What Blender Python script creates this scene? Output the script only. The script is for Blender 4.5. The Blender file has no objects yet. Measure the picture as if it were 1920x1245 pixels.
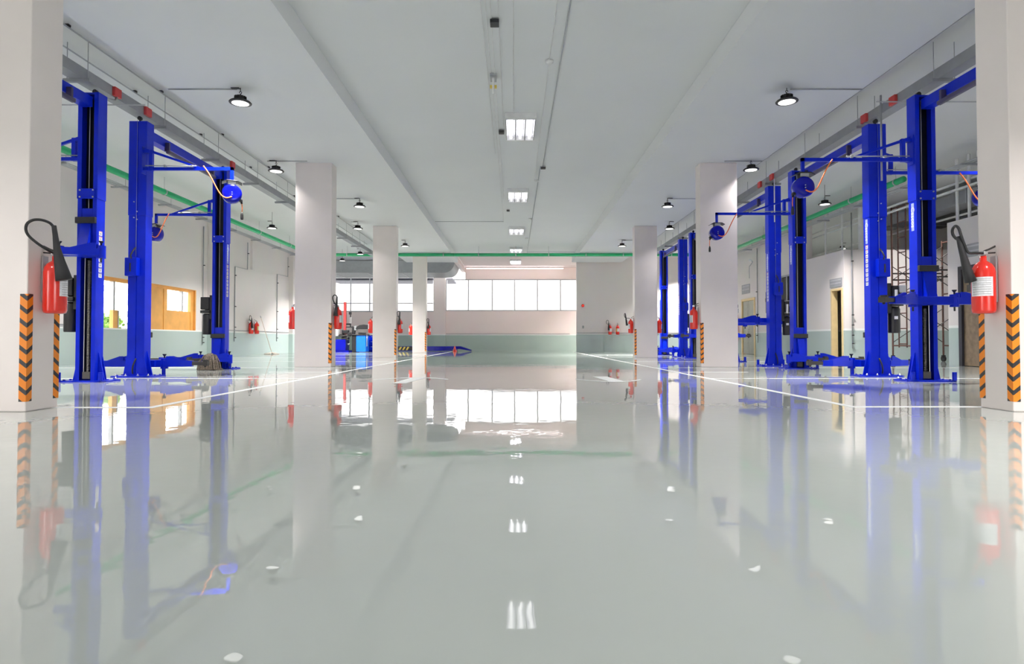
import bpy, bmesh, math, random
from mathutils import Vector, Matrix
random.seed(7)
R = math.radians
C = bpy.context.scene.collection
PI = math.pi

# ------------------------------------------------------------------ materials
MATS = {}
def mat(name, rgb, rough=0.5, metal=0.0, coat=0.0, var=0.06, scale=6.0, emit=0.0, bump=0.0, spec=0.5):
    if name in MATS: return MATS[name]
    m = bpy.data.materials.new(name); m.use_nodes = True
    nt = m.node_tree; b = nt.nodes['Principled BSDF']
    b.inputs['Roughness'].default_value = rough
    b.inputs['Metallic'].default_value = metal
    b.inputs['Coat Weight'].default_value = coat
    b.inputs['Coat Roughness'].default_value = 0.08
    b.inputs['Specular IOR Level'].default_value = spec
    tc = nt.nodes.new('ShaderNodeTexCoord')
    nz = nt.nodes.new('ShaderNodeTexNoise'); nz.inputs['Scale'].default_value = scale; nz.inputs['Detail'].default_value = 3
    nt.links.new(tc.outputs['Object'], nz.inputs['Vector'])
    rp = nt.nodes.new('ShaderNodeValToRGB')
    rp.color_ramp.elements[0].position = 0.3; rp.color_ramp.elements[1].position = 0.7
    rp.color_ramp.elements[0].color = tuple(max(0, c * (1 - var)) for c in rgb) + (1,)
    rp.color_ramp.elements[1].color = tuple(min(1, c * (1 + var)) for c in rgb) + (1,)
    nt.links.new(nz.outputs['Fac'], rp.inputs['Fac'])
    nt.links.new(rp.outputs['Color'], b.inputs['Base Color'])
    if bump:
        bp = nt.nodes.new('ShaderNodeBump'); bp.inputs['Strength'].default_value = bump; bp.inputs['Distance'].default_value = 0.02
        nt.links.new(nz.outputs['Fac'], bp.inputs['Height']); nt.links.new(bp.outputs['Normal'], b.inputs['Normal'])
    if emit:
        b.inputs['Emission Color'].default_value = tuple(rgb) + (1,)
        b.inputs['Emission Strength'].default_value = emit
    MATS[name] = m
    return m

def math_node(nt, op, a, b=None):
    n = nt.nodes.new('ShaderNodeMath'); n.operation = op
    for i, v in enumerate((a, b)):
        if v is None: continue
        if isinstance(v, (int, float)): n.inputs[i].default_value = v
        else: nt.links.new(v, n.inputs[i])
    return n.outputs[0]

def wall_mat(name, upper, lower, strip=(0.95, 0.95, 0.93)):
    """painted wall: green dado up to 0.89 m, a white painted strip above it, then the wall colour"""
    m = bpy.data.materials.new(name); m.use_nodes = True
    nt = m.node_tree; b = nt.nodes['Principled BSDF']; b.inputs['Roughness'].default_value = 0.38
    g = nt.nodes.new('ShaderNodeNewGeometry'); s = nt.nodes.new('ShaderNodeSeparateXYZ')
    nt.links.new(g.outputs['Position'], s.inputs[0])
    z = s.outputs['Z']
    nz = nt.nodes.new('ShaderNodeTexNoise'); nz.inputs['Scale'].default_value = 1.2; nz.inputs['Detail'].default_value = 4
    nt.links.new(g.outputs['Position'], nz.inputs['Vector'])
    def mix(fac, c1, c2):
        n = nt.nodes.new('ShaderNodeMix'); n.data_type = 'RGBA'
        nt.links.new(fac, n.inputs[0])
        for k, v in ((6, c1), (7, c2)):
            if isinstance(v, tuple): n.inputs[k].default_value = v + (1,)
            else: nt.links.new(v, n.inputs[k])
        return n.outputs[2]
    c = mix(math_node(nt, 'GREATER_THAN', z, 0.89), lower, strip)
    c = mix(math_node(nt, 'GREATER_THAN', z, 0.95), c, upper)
    f = nt.nodes.new('ShaderNodeMix'); f.data_type = 'RGBA'; f.blend_type = 'MULTIPLY'; f.inputs[0].default_value = 0.08
    nt.links.new(c, f.inputs[6]); nt.links.new(nz.outputs['Color'], f.inputs[7])
    nt.links.new(f.outputs[2], b.inputs['Base Color'])
    MATS[name] = m
    return m

WALL = wall_mat('wall_paint', (0.86, 0.80, 0.78), (0.47, 0.56, 0.535))
WALLP = wall_mat('wall_paint_warm', (0.88, 0.755, 0.72), (0.42, 0.52, 0.47))
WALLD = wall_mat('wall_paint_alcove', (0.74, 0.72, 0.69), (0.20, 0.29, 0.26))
COL = mat('column_paint', (0.85, 0.775, 0.75), 0.35, var=0.03, scale=1.5)
CEIL = mat('ceiling_paint', (0.80, 0.81, 0.82), 0.6, var=0.015, scale=0.6)
CEILP = mat('ceiling_paint_warm', (0.82, 0.70, 0.69), 0.6, var=0.015, scale=0.6)
BLUE = mat('blue_paint', (0.0015, 0.017, 0.50), 0.33, 0.0, 0.10, var=0.08, spec=0.18)
BLUE2 = mat('blue_enamel', (0.002, 0.004, 0.34), 0.16, 0.0, 0.25, var=0.08, spec=0.2)
BLUEB = mat('bright_blue_paint', (0.004, 0.17, 0.85), 0.3, 0.0, 0.3)
BLACK = mat('black_plastic', (0.012, 0.011, 0.013), 0.45)
RUBBER = mat('black_rubber', (0.022, 0.021, 0.024), 0.6)
DARK = mat('dark_sheet', (0.006, 0.007, 0.012), 0.35)
STEEL = mat('steel', (0.62, 0.62, 0.63), 0.3, 0.9)
ZINC = mat('galvanised_steel', (0.42, 0.43, 0.45), 0.42, 0.5)
TRAY = mat('tray_grey_paint', (0.30, 0.31, 0.33), 0.5)
RED = mat('red_enamel', (0.72, 0.022, 0.012), 0.2, 0.0, 0.5, var=0.05)
REDM = mat('red_matt', (0.55, 0.05, 0.05), 0.5)
WHITE = mat('white_plastic', (0.82, 0.82, 0.82), 0.4)
PAPER = mat('label_paper', (0.78, 0.77, 0.80), 0.5, var=0.12, scale=60)
YPAPER = mat('yellow_label', (0.80, 0.62, 0.12), 0.5)
INK = mat('label_ink', (0.05, 0.05, 0.09), 0.6)
GREEN = mat('green_pipe_paint', (0.012, 0.33, 0.13), 0.35)
ORANGE = mat('orange_timber', (0.80, 0.40, 0.10), 0.45, var=0.10, scale=3)
TAN = mat('cream_door_frame', (0.82, 0.63, 0.33), 0.45)
DOORG = mat('grey_door_paint', (0.36, 0.36, 0.31), 0.45)
WOOD = mat('brown_wood_veneer', (0.23, 0.165, 0.105), 0.45, var=0.25, scale=9)
DFRAME = mat('dark_door_frame', (0.03, 0.03, 0.04), 0.4)
HOSE = mat('orange_hose', (0.85, 0.19, 0.05), 0.4)
RUST = mat('brown_scaffold_paint', (0.085, 0.035, 0.026), 0.6, var=0.3, scale=20)
DSTEEL = mat('dark_steel', (0.05, 0.045, 0.045), 0.5, 0.3)
LINE = mat('white_floor_paint', (0.84, 0.85, 0.84), 0.5, 0.0, 0.0, var=0.02)
SIGNG = mat('grey_sign_board', (0.36, 0.36, 0.38), 0.5)
DUCT = mat('duct_grey', (0.27, 0.28, 0.30), 0.45, 0.2)
RAG = mat('grey_brown_rag', (0.22, 0.175, 0.14), 0.95, var=0.5, scale=40, bump=0.8)
LEAF = mat('leaf_green', (0.22, 0.44, 0.07), 0.5, var=0.4, scale=5)
CONC = mat('outdoor_concrete', (0.55, 0.53, 0.50), 0.8)
FENCE = mat('pale_fence_paint', (0.85, 0.82, 0.80), 0.6)
LAMP = mat('lamp_diffuser', (1.0, 0.98, 0.96), 0.4, emit=2.0, var=0.0)
TUBE = mat('fluorescent_tube', (1.0, 0.98, 1.0), 0.4, emit=3.4, var=0.0)
TUBE2 = mat('fluorescent_tube_bright', (1.0, 0.97, 0.97), 0.4, emit=50.0, var=0.0)
STRIP = mat('glowing_cornice_trim', (1.0, 0.95, 0.94), 0.4, emit=7.5, var=0.0)  # plain white trim, emission added to light the end bay
REFL = mat('lamp_reflector', (0.85, 0.85, 0.90), 0.22, 0.6, var=0.02)
AWN = mat('canopy_grey_sheet', (0.36, 0.35, 0.42), 0.5)

def glass_mat(name, lo, hi):
    m = bpy.data.materials.new(name); m.use_nodes = True
    nt = m.node_tree; nt.nodes.clear()
    o = nt.nodes.new('ShaderNodeOutputMaterial'); mx = nt.nodes.new('ShaderNodeMixShader')
    t = nt.nodes.new('ShaderNodeBsdfTransparent'); g = nt.nodes.new('ShaderNodeBsdfGlossy'); g.inputs['Roughness'].default_value = 0.05
    lw = nt.nodes.new('ShaderNodeLayerWeight'); lw.inputs['Blend'].default_value = 0.5
    nz = nt.nodes.new('ShaderNodeTexNoise'); nz.inputs['Scale'].default_value = 2.0
    rp = nt.nodes.new('ShaderNodeValToRGB'); rp.color_ramp.elements[0].color = lo + (1,); rp.color_ramp.elements[1].color = hi + (1,)
    nt.links.new(nz.outputs['Fac'], rp.inputs['Fac']); nt.links.new(rp.outputs['Color'], t.inputs['Color'])
    nt.links.new(math_node(nt, 'ADD', math_node(nt, 'MULTIPLY', math_node(nt, 'POWER', lw.outputs['Facing'], 5.0), 0.7), 0.04), mx.inputs[0]); nt.links.new(t.outputs[0], mx.inputs[1]); nt.links.new(g.outputs[0], mx.inputs[2])
    nt.links.new(mx.outputs[0], o.inputs[0])
    return m
GLASS = glass_mat('window_glass', (0.95, 0.96, 0.95), (0.98, 0.98, 0.98))
FILM = glass_mat('window_glass_film', (0.52, 0.53, 0.53), (0.56, 0.56, 0.56))

def floor_mat():
    m = bpy.data.materials.new('epoxy_floor'); m.use_nodes = True
    nt = m.node_tree; b = nt.nodes['Principled BSDF']
    b.inputs['Roughness'].default_value = 0.014
    b.inputs['IOR'].default_value = 1.68
    g = nt.nodes.new('ShaderNodeNewGeometry')
    n1 = nt.nodes.new('ShaderNodeTexNoise'); n1.inputs['Scale'].default_value = 0.35; n1.inputs['Detail'].default_value = 3
    nt.links.new(g.outputs['Position'], n1.inputs['Vector'])
    rp = nt.nodes.new('ShaderNodeValToRGB')
    rp.color_ramp.elements[0].position = 0.3; rp.color_ramp.elements[1].position = 0.7
    rp.color_ramp.elements[0].color = (0.45, 0.485, 0.46, 1); rp.color_ramp.elements[1].color = (0.50, 0.53, 0.505, 1)
    nt.links.new(n1.outputs['Fac'], rp.inputs['Fac']); nt.links.new(rp.outputs['Color'], b.inputs['Base Color'])
    n2 = nt.nodes.new('ShaderNodeTexNoise'); n2.inputs['Scale'].default_value = 0.9; n2.inputs['Detail'].default_value = 1.0
    nt.links.new(g.outputs['Position'], n2.inputs['Vector'])
    n3 = nt.nodes.new('ShaderNodeTexNoise'); n3.inputs['Scale'].default_value = 9.0; n3.inputs['Detail'].default_value = 1.0
    nt.links.new(g.outputs['Position'], n3.inputs['Vector'])
    h = math_node(nt, 'ADD', n2.outputs['Fac'], math_node(nt, 'MULTIPLY', n3.outputs['Fac'], 0.13))
    bp = nt.nodes.new('ShaderNodeBump'); bp.inputs['Strength'].default_value = 1.0; bp.inputs['Distance'].default_value = 0.0028
    nt.links.new(h, bp.inputs['Height']); nt.links.new(bp.outputs['Normal'], b.inputs['Normal'])
    return m
FLOOR = floor_mat()

def hazard_mat():
    """orange corner guard with black chevrons whose point lies on the corner (object origin = corner)"""
    m = bpy.data.materials.new('hazard_chevrons'); m.use_nodes = True
    nt = m.node_tree; b = nt.nodes['Principled BSDF']; b.inputs['Roughness'].default_value = 0.45
    tc = nt.nodes.new('ShaderNodeTexCoord'); s = nt.nodes.new('ShaderNodeSeparateXYZ')
    nt.links.new(tc.outputs['Object'], s.inputs[0])
    d = math_node(nt, 'ADD', math_node(nt, 'ABSOLUTE', s.outputs['X']), math_node(nt, 'ABSOLUTE', s.outputs['Y']))
    u = math_node(nt, 'SUBTRACT', s.outputs['Z'], math_node(nt, 'MULTIPLY', d, 0.78))
    fr = math_node(nt, 'FRACT', math_node(nt, 'DIVIDE', math_node(nt, 'ADD', u, 5.048), 0.1133))
    st = math_node(nt, 'LESS_THAN', fr, 0.36)
    mx = nt.nodes.new('ShaderNodeMix'); mx.data_type = 'RGBA'
    nt.links.new(st, mx.inputs[0]); mx.inputs[6].default_value = (0.86, 0.25, 0.012, 1); mx.inputs[7].default_value = (0.03, 0.03, 0.035, 1)
    nt.links.new(mx.outputs[2], b.inputs['Base Color'])
    return m
HAZ = hazard_mat()

# ------------------------------------------------------------------ mesh builder
class MB:
    def __init__(s): s.bm = bmesh.new()
    def _add(s, vs, fs, mi=0, sm=False, M=None):
        bv = [s.bm.verts.new((M @ Vector(v)) if M else v) for v in vs]
        for f in fs:
            try:
                fc = s.bm.faces.new([bv[i] for i in f]); fc.material_index = mi; fc.smooth = sm
            except ValueError: pass
        return bv
    def box(s, c, d, M=None, mi=0, bev=0.0):
        x, y, z = (q / 2 for q in d)
        vs = [(c[0]+i*x, c[1]+j*y, c[2]+k*z) for k in (-1, 1) for j in (-1, 1) for i in (-1, 1)]
        fs = [(0,2,3,1), (4,5,7,6), (0,1,5,4), (2,6,7,3), (0,4,6,2), (1,3,7,5)]
        bv = s._add(vs, fs, mi, False, M)
        if bev:
            es = {e for v in bv for e in v.link_edges}
            r = bmesh.ops.bevel(s.bm, geom=list(es), offset=bev, segments=2, affect='EDGES', profile=0.5)
            for f in r['faces']: f.material_index = mi
        return s
    def bx(s, x0, x1, y0, y1, z0, z1, mi=0, bev=0.0, M=None):
        return s.box(((x0+x1)/2, (y0+y1)/2, (z0+z1)/2), (abs(x1-x0), abs(y1-y0), abs(z1-z0)), M, mi, bev)
    def cyl(s, p0, p1, r0, r1=None, n=16, mi=0, cap=True, M=None):
        r1 = r0 if r1 is None else r1
        p0, p1 = Vector(p0), Vector(p1); a = (p1 - p0).normalized()
        t = a.orthogonal().normalized(); q = a.cross(t)
        vs = []
        for p, r in ((p0, r0), (p1, r1)):
            for i in range(n):
                w = 2*PI*i/n
                vs.append(p + t*(r*math.cos(w)) + q*(r*math.sin(w)))
        fs = [(i, (i+1) % n, n+(i+1) % n, n+i) for i in range(n)]
        s._add(vs, fs, mi, True, M)
        if cap:
            s._add(vs[:n], [tuple(range(n))[::-1]], mi, False, M)
            s._add(vs[n:], [tuple(range(n))], mi, False, M)
        return s
    def tube(s, pts, r, n=8, mi=0, M=None):
        pts = [Vector(p) for p in pts]; N = len(pts)
        rs = r if isinstance(r, (list, tuple)) else [r]*N
        vs = []; t = None
        for i, p in enumerate(pts):
            a = (pts[min(i+1, N-1)] - pts[max(i-1, 0)]).normalized()
            t = a.orthogonal().normalized() if t is None else (t - a*t.dot(a)).normalized()
            q = a.cross(t)
            for k in range(n):
                w = 2*PI*k/n
                vs.append(p + t*(rs[i]*math.cos(w)) + q*(rs[i]*math.sin(w)))
        fs = [(i*n+k, i*n+(k+1) % n, (i+1)*n+(k+1) % n, (i+1)*n+k) for i in range(N-1) for k in range(n)]
        fs += [tuple(range(n))[::-1], tuple((N-1)*n+k for k in range(n))]
        s._add(vs, fs, mi, True, M)
        return s
    def lathe(s, prof, c=(0,0,0), n=24, mi=0, M=None, sm=True):
        vs = []; m = len(prof)
        for r, z in prof:
            for k in range(n):
                w = 2*PI*k/n
                vs.append((c[0]+r*math.cos(w), c[1]+r*math.sin(w), c[2]+z))
        fs = [(i*n+k, i*n+(k+1) % n, (i+1)*n+(k+1) % n, (i+1)*n+k) for i in range(m-1) for k in range(n)]
        fs += [tuple(range(n))[::-1], tuple((m-1)*n+k for k in range(n))]
        s._add(vs, fs, mi, sm, M)
        return s
    def prism(s, poly, z0, z1, axis='z', mi=0, M=None):
        """poly in the two other axes: z -> (x,y); y -> (x,z); x -> (y,z)"""
        def p3(a, b, h): return {'z': (a, b, h), 'y': (a, h, b), 'x': (h, a, b)}[axis]
        n = len(poly)
        vs = [p3(a, b, z0) for a, b in poly] + [p3(a, b, z1) for a, b in poly]
        fs = [(i, (i+1) % n, n+(i+1) % n, n+i) for i in range(n)] + [tuple(range(n))[::-1], tuple(range(n, 2*n))]
        s._add(vs, fs, mi, False, M)
        return s
    def quad(s, a, b, c, d, mi=0): s._add([a, b, c, d], [(0,1,2,3)], mi); return s
    def build(s, name, mats, parent=None, loc=(0,0,0), rot=0.0):
        bmesh.ops.recalc_face_normals(s.bm, faces=s.bm.faces[:])
        me = bpy.data.meshes.new(name); s.bm.to_mesh(me); s.bm.free()
        for m in (mats if isinstance(mats, (list, tuple)) else [mats]): me.materials.append(m)
        o = bpy.data.objects.new(name, me); C.objects.link(o)
        o.location = loc; o.rotation_euler = (0, 0, rot)
        if parent: o.parent = parent
        return o

def tag(o, label=None, cat=None, group=None, kind=None):
    if label: o['label'] = label
    if cat: o['category'] = cat
    if group: o['group'] = group
    if kind: o['kind'] = kind
    return o
def thing(name, label, cat, loc=(0,0,0), rot=0.0, group=None, kind=None):
    o = bpy.data.objects.new(name, None); C.objects.link(o); o.empty_display_size = 0.1
    o.location = loc; o.rotation_euler = (0, 0, rot)
    return tag(o, label, cat, group, kind)
def struct(o, label=None): return tag(o, label, None, None, 'structure')
def copy_tree(o, parent=None):
    c = o.copy(); C.objects.link(c); c.parent = parent
    for ch in o.children:
        if ch.type != 'LIGHT': copy_tree(ch, c)
    return c
def dup(o, loc, rot, label, group=None):
    c = copy_tree(o); c.location = loc; c.rotation_euler = (0, 0, rot); c['label'] = label
    if group: c['group'] = group
    return c
def arc(c, r, a0, a1, n, plane='xz'):
    out = []
    for i in range(n+1):
        w = R(a0 + (a1-a0)*i/n)
        u, v = r*math.cos(w), r*math.sin(w)
        out.append({'xz': (c[0]+u, c[1], c[2]+v), 'yz': (c[0], c[1]+u, c[2]+v), 'xy': (c[0]+u, c[1]+v, c[2])}[plane])
    return out
def bez(p0, p1, p2, p3, n=14):
    p0, p1, p2, p3 = map(Vector, (p0, p1, p2, p3)); out = []
    for i in range(n+1):
        t = i/n; u = 1-t
        out.append(p0*u**3 + p1*3*u*u*t + p2*3*u*t*t + p3*t**3)
    return out
def smooth(pts, k=5):
    P = [Vector(p) for p in pts]; P = [P[0]] + P + [P[-1]]; out = []
    for i in range(1, len(P)-2):
        a, b, c, d = P[i-1:i+3]
        for j in range(k):
            t = j/k
            out.append(0.5*((2*b) + (c-a)*t + (2*a-5*b+4*c-d)*t*t + (3*b-a-3*c+d)*t**3))
    return out + [P[-2]]
def text_mesh(txt, size, m, name, parent, M, extrude=0.001):
    cu = bpy.data.curves.new(name, 'FONT'); cu.body = txt; cu.size = size; cu.extrude = extrude
    cu.align_x = 'CENTER'; cu.align_y = 'CENTER'
    t = bpy.data.objects.new(name, cu); C.objects.link(t)
    dg = bpy.context.evaluated_depsgraph_get()
    me = bpy.data.meshes.new_from_object(t.evaluated_get(dg))
    bpy.data.objects.remove(t); bpy.data.curves.remove(cu)
    me.transform(M); me.materials.clear(); me.materials.append(m)
    o = bpy.data.objects.new(name, me); C.objects.link(o)
    if parent: o.parent = parent
    return o

# ------------------------------------------------------------------ the setting
ZC, ZB = 4.9, 4.6            # slab soffit, band-beam soffit
XL, XR = -10.8, 10.1         # long walls
b = MB(); b.bx(-11.0, 16.2, -9, 36.2, -0.3, 0); struct(b.build('floor', FLOOR))
b = MB(); b.bx(-60, 60, -60, 90, -0.45, -0.31); struct(b.build('ground', CONC))
b = MB()
b.bx(-11.0, 16.2, -9, 31.4, ZC, ZC+0.3)
struct(b.build('ceiling', CEIL))
b = MB(); b.bx(-2.86, 16.2, 31.4, 36.2, ZC, ZC+0.3); struct(b.build('ceiling_end_bay', CEILP))
b = MB(); b.bx(-5.5, -2.86, -9, 31.3, ZB, ZC-0.002); struct(b.build('beam_window_side', CEIL))
b = MB(); b.bx(3.0, 5.55, -9, 31.3, ZB, ZC-0.002); struct(b.build('beam_office_side', CEIL))
b = MB(); b.bx(-3.06, -2.86, 31.3, 36.0, ZB, ZC-0.002); struct(b.build('beam_end_bay', CEILP))

# left wall with window opening (Y 15.3..20.75, z 0.93..2.3) and pilasters, thicker lower course
W0, W1, WZ0, WZ1 = 15.3, 20.75, 0.93, 2.30
b = MB()
b.bx(XL-0.2, XL, 11.5, W0, 0, ZC-0.002); b.bx(XL-0.2, XL, -9, 11.5, 4.3, ZC-0.002); b.bx(XL-0.2, XL, -3.0, 11.5, 0, 4.3); b.bx(XL-0.2, XL, W1, 36.2, 0, ZC-0.002)
b.bx(XL-0.2, XL, W0, W1, 0, WZ0); b.bx(XL-0.2, XL, W0, W1, WZ1, ZC-0.002)
b.bx(XL-0.01, XL+0.04, 22.1, 36.0, 0, 3.5)
b.bx(XL-0.01, XL+0.24, 21.5, 22.15, 0, ZC-0.004); b.bx(XL-0.01, XL+0.24, 29.2, 29.9, 0, ZC-0.004)
b.bx(XL-0.01, XL+0.09, 25.0, 25.25, 3.5, ZC-0.004)
struct(b.build('wall_left', WALL))
b = MB(); b.bx(XL+0.0, XL+0.035, 11.5, 14.9, 0.965, 0.99); b.bx(XL+0.04, XL+0.075, 22.2, 29.15, 0.965, 0.99); struct(b.build('trim_1', TRAY))

# back wall at Y = 36 with window band
b = MB(); YB = 36.0
b.bx(-11.0, -4.68, YB, YB+0.2, 0, 2.28); b.bx(-4.68, -4.0, YB-0.3, YB+0.2, 0, 4.9)
b.bx(-4.0, 10.1, YB, YB+0.2, 0, 2.33); b.bx(-2.86, 10.1, YB, YB+0.2, 4.2, ZC-0.002)
b.bx(5.6, 10.1, YB, YB+0.2, 2.33, 4.2)
struct(b.build('wall_back', WALLP))
b = MB(); b.bx(-4.68, 3.2, YB-0.335, YB-0.3, 0.965, 0.99) if False else b.bx(-3.98, 3.3, YB-0.03, YB, 0.965, 0.99)
struct(b.build('trim_2', TRAY))
# white cornice trim above the lintel, made to glow to brighten the end bay
b = MB(); b.bx(-2.75, 2.9, YB-0.52, YB-0.46, 4.77, 4.79); struct(b.build('trim_3', STRIP))

def window(name, x0, x1, z0, z1, y, mull, trans=(), fm=ZINC, label=None, t=.055):
    w = thing(name, label, None, (0,0,0), kind='structure')
    f = MB()
    f.bx(x0, x1, y-0.03, y+0.05, z0, z0+t); f.bx(x0, x1, y-0.03, y+0.05, z1-t, z1)
    for x in [x0+t/2, x1-t/2] + list(mull): f.bx(x-t/2, x+t/2, y-0.03, y+0.05, z0+t, z1-t)
    for z in trans: f.bx(x0+t, x1-t, y-0.02, y+0.04, z-0.025, z+0.025)
    f.build('window_frame', fm, w)
    xs = sorted([x0+t] + list(mull) + [x1-t])
    for a, c in zip(xs, xs[1:]):
        g = MB(); g.bx(a+t/2, c-t/2, y+0.008, y+0.014, z0+t, z1-t); g.build('window_pane', FILM, w)
    return w
window('window_1', -4.0, 5.6, 2.33, 4.2, YB+0.02, [-2.67, -1.26, 0.06, 1.41, 2.77, 4.15])
window('window_2', -10.8, -4.68, 2.28, 4.75, YB+0.02, [-9.62, -8.5, -7.2, -5.9], [2.78])
w = thing('skylight', None, None, kind='structure')
for x0, x1 in ((-10.8, -8.2), (-8.2, -5.6), (-5.6, -3.06)):
    g = MB(); g.bx(x0+.04, x1-.04, 31.44, 36.0, 5.02, 5.03); g.build('window_pane', FILM, w)
    g = MB(); g.bx(x1-.04, x1+.04, 31.4, 36.1, 4.98, 5.08); g.build('window_frame', TRAY, w)
# canopy over the outdoor side of the windows
b = MB(); b.prism([(36.3, 4.17), (38.6, 4.17), (38.6, 4.24), (36.3, 4.30)], -11.0, -3.62, 'x'); struct(b.build('awning', AWN))

# end wall on the door side (Y = 31.5) and long right wall
b = MB()
b.bx(3.25, XR, 31.5, 31.7, 0, ZC-0.002); b.bx(3.25, 4.6, 31.44, 31.51, 0, ZC-0.004)
struct(b.build('wall_end', WALL))
b = MB(); b.bx(4.62, XR, 31.46, 31.5, 0.965, 0.99); b.bx(3.26, 4.6, 31.40, 31.44, 0.965, 0.99); struct(b.build('trim_4', TRAY))

# full-height wall, Y 20.5 .. 31.5, with a closed grey door
b = MB()
b.bx(XR, XR+0.2, 21.0, 25.55, 0, ZC-0.002); b.bx(XR, XR+0.2, 26.95, 31.5, 0, ZC-0.002); b.bx(XR, XR+0.2, 25.55, 26.95, 2.35, ZC-0.002)
struct(b.build('wall_right', WALL))
d = thing('door_1', 'closed grey panelled double door', None, kind='structure')
f = MB()
f.bx(XR-0.03, XR+0.15, 25.5, 25.6, 0, 2.4); f.bx(XR-0.03, XR+0.15, 26.9, 27.0, 0, 2.4); f.bx(XR-0.03, XR+0.15, 25.6, 26.9, 2.3, 2.4)
f.build('door_frame', TAN, d)
for y0, y1 in ((25.61, 26.24), (26.26, 26.89)):
    g = MB(); g.bx(XR+0.02, XR+0.07, y0, y1, 0.01, 2.29)
    g.bx(XR+0.012, XR+0.02, y0+0.1, y1-0.1, 1.25, 2.15); g.bx(XR+0.012, XR+0.02, y0+0.1, y1-0.1, 0.2, 1.1)
    g.build('door_leaf', DOORG, d)
g = MB(); g.cyl((XR-0.03, 26.2, 1.0), (XR+0.03, 26.2, 1.0), 0.012); g.tube([(XR-0.03, 26.2, 1.0), (XR-0.03, 26.08, 1.0)], 0.01); g.build('door_handle', STEEL, d)

# office box: depth wall X = 9.84 (Y 18.15 .. 20.5), front face Y = 18.15, top 3.3 m, open cream-framed door
BX, BY, BZ = 9.84, 18.15, 3.30
b = MB()
b.bx(BX, BX+0.12, BY, 18.22, 0, BZ); b.bx(BX, BX+0.12, 18.88, 21.0, 0, BZ); b.bx(BX, BX+0.12, 18.22, 18.88, 2.17, BZ)
b.bx(BX+0.12, 16.0, BY, BY+0.12, 0, BZ); b.bx(BX+0.12, 16.0, 20.88, 21.0, 0, BZ); b.bx(BX+0.12, 16.0, BY+0.12, 20.88, BZ-0.1, BZ)
b.bx(12.8, 12.92, BY+0.12, 20.88, 0, BZ-0.1)
struct(b.build('wall_office', WALL))
d = thing('door_2', 'open doorway with a cream frame', None, kind='structure')
f = MB()
f.bx(BX-0.03, BX+0.15, 18.22, 18.27, 0, 2.17); f.bx(BX-0.03, BX+0.15, 18.81, 18.88, 0, 2.17); f.bx(BX-0.03, BX+0.15, 18.27, 18.81, 2.11, 2.17)
f.build('door_frame', TAN, d)
g = MB(); g.bx(BX+0.16, BX+0.76, 18.275, 18.31, 0.01, 2.10); g.build('door_leaf', TAN, d)
# near office: depth wall X = 10.45, far end at Y = 14.65, brown door
NX, NY, NZ = 10.45, 14.65, 3.42
b = MB()
b.bx(NX, NX+0.12, -9, 12.75, 0, NZ); b.bx(NX, NX+0.12, 14.3, NY, 0, NZ); b.bx(NX, NX+0.12, 12.75, 14.3, 2.32, NZ)
b.bx(NX+0.12, 16.0, NY-0.12, NY, 0, NZ); b.bx(NX+0.12, 16.0, -9, NY-0.12, NZ-0.1, NZ)
b.bx(16.0, 16.2, -9, 36.2, 0, ZC-0.002); b.bx(12.7, 16.0, 20.5, 20.7, BZ+.002, ZC-0.002); b.bx(XR+0.2, 16.0, 31.5, 31.7, 0, ZC-0.002)
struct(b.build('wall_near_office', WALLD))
b = MB(); b.bx(NX-0.012, NX, 12.4, 12.75, 0, NZ); b.bx(NX-0.012, NX, 14.3, NY, 0, NZ); b.bx(NX-0.012, NX, 12.75, 14.3, 2.32, NZ); b.bx(NX-0.012, NX, 6.0, 12.4, 0, NZ)
struct(b.build('wall_near_office_facing', WALL))
d = thing('door_3', 'closed brown wood-veneer door in a dark frame', None, kind='structure')
f = MB()
f.bx(NX-0.03, NX+0.13, 14.2, 14.3, 0, 2.32); f.bx(NX-0.03, NX+0.13, 12.75, 12.85, 0, 2.32); f.bx(NX-0.03, NX+0.13, 12.85, 14.2, 2.24, 2.32)
f.build('door_frame', DFRAME, d)
g = MB(); g.bx(NX+0.02, NX+0.07, 12.86, 14.19, 0.01, 2.23); g.build('door_leaf', WOOD, d)
g = MB(); g.cyl((NX-0.04, 13.0, 1.0), (NX+0.03, 13.0, 1.0), 0.012); g.tube([(NX-0.04, 13.0, 1.0), (NX-0.04, 13.13, 1.0)], 0.01); g.build('door_handle', STEEL, d)

# front wall behind the camera: unseen, with an opening shaped to limit the daylight
b = MB(); b.bx(-11.0, 3.5, -9.2, -9, 0, ZC-0.002); b.bx(3.5, 16.2, -9.2, -9, 3.6, ZC-0.002); b.bx(9.5, 16.2, -9.2, -9, 0, 3.6)
struct(b.build('wall_front', WALL))
# columns
COLS = {}
def column(key, x_in, y0, w, side):
    x0, x1 = (x_in-w, x_in) if side < 0 else (x_in, x_in+w)
    b = MB(); b.bx(x0, x1, y0, y0+0.36, 0, ZB-0.001, bev=0.008)
    o = b.build('column', COL); struct(o)
    COLS[key] = (x_in, y0, x0, x1)
column('L1', -4.09, 5.13, 0.90, -1); column('L2', -4.09, 13.68, 0.82, -1); column('L3', -4.10, 21.3, 0.82, -1); column('L4', -4.10, 28.6, 0.64, -1)
column('R1', 4.19, 5.13, 0.90, 1); column('R2', 4.20, 13.68, 0.83, 1); column('R3', 4.23, 21.3, 0.79, 1)

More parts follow.
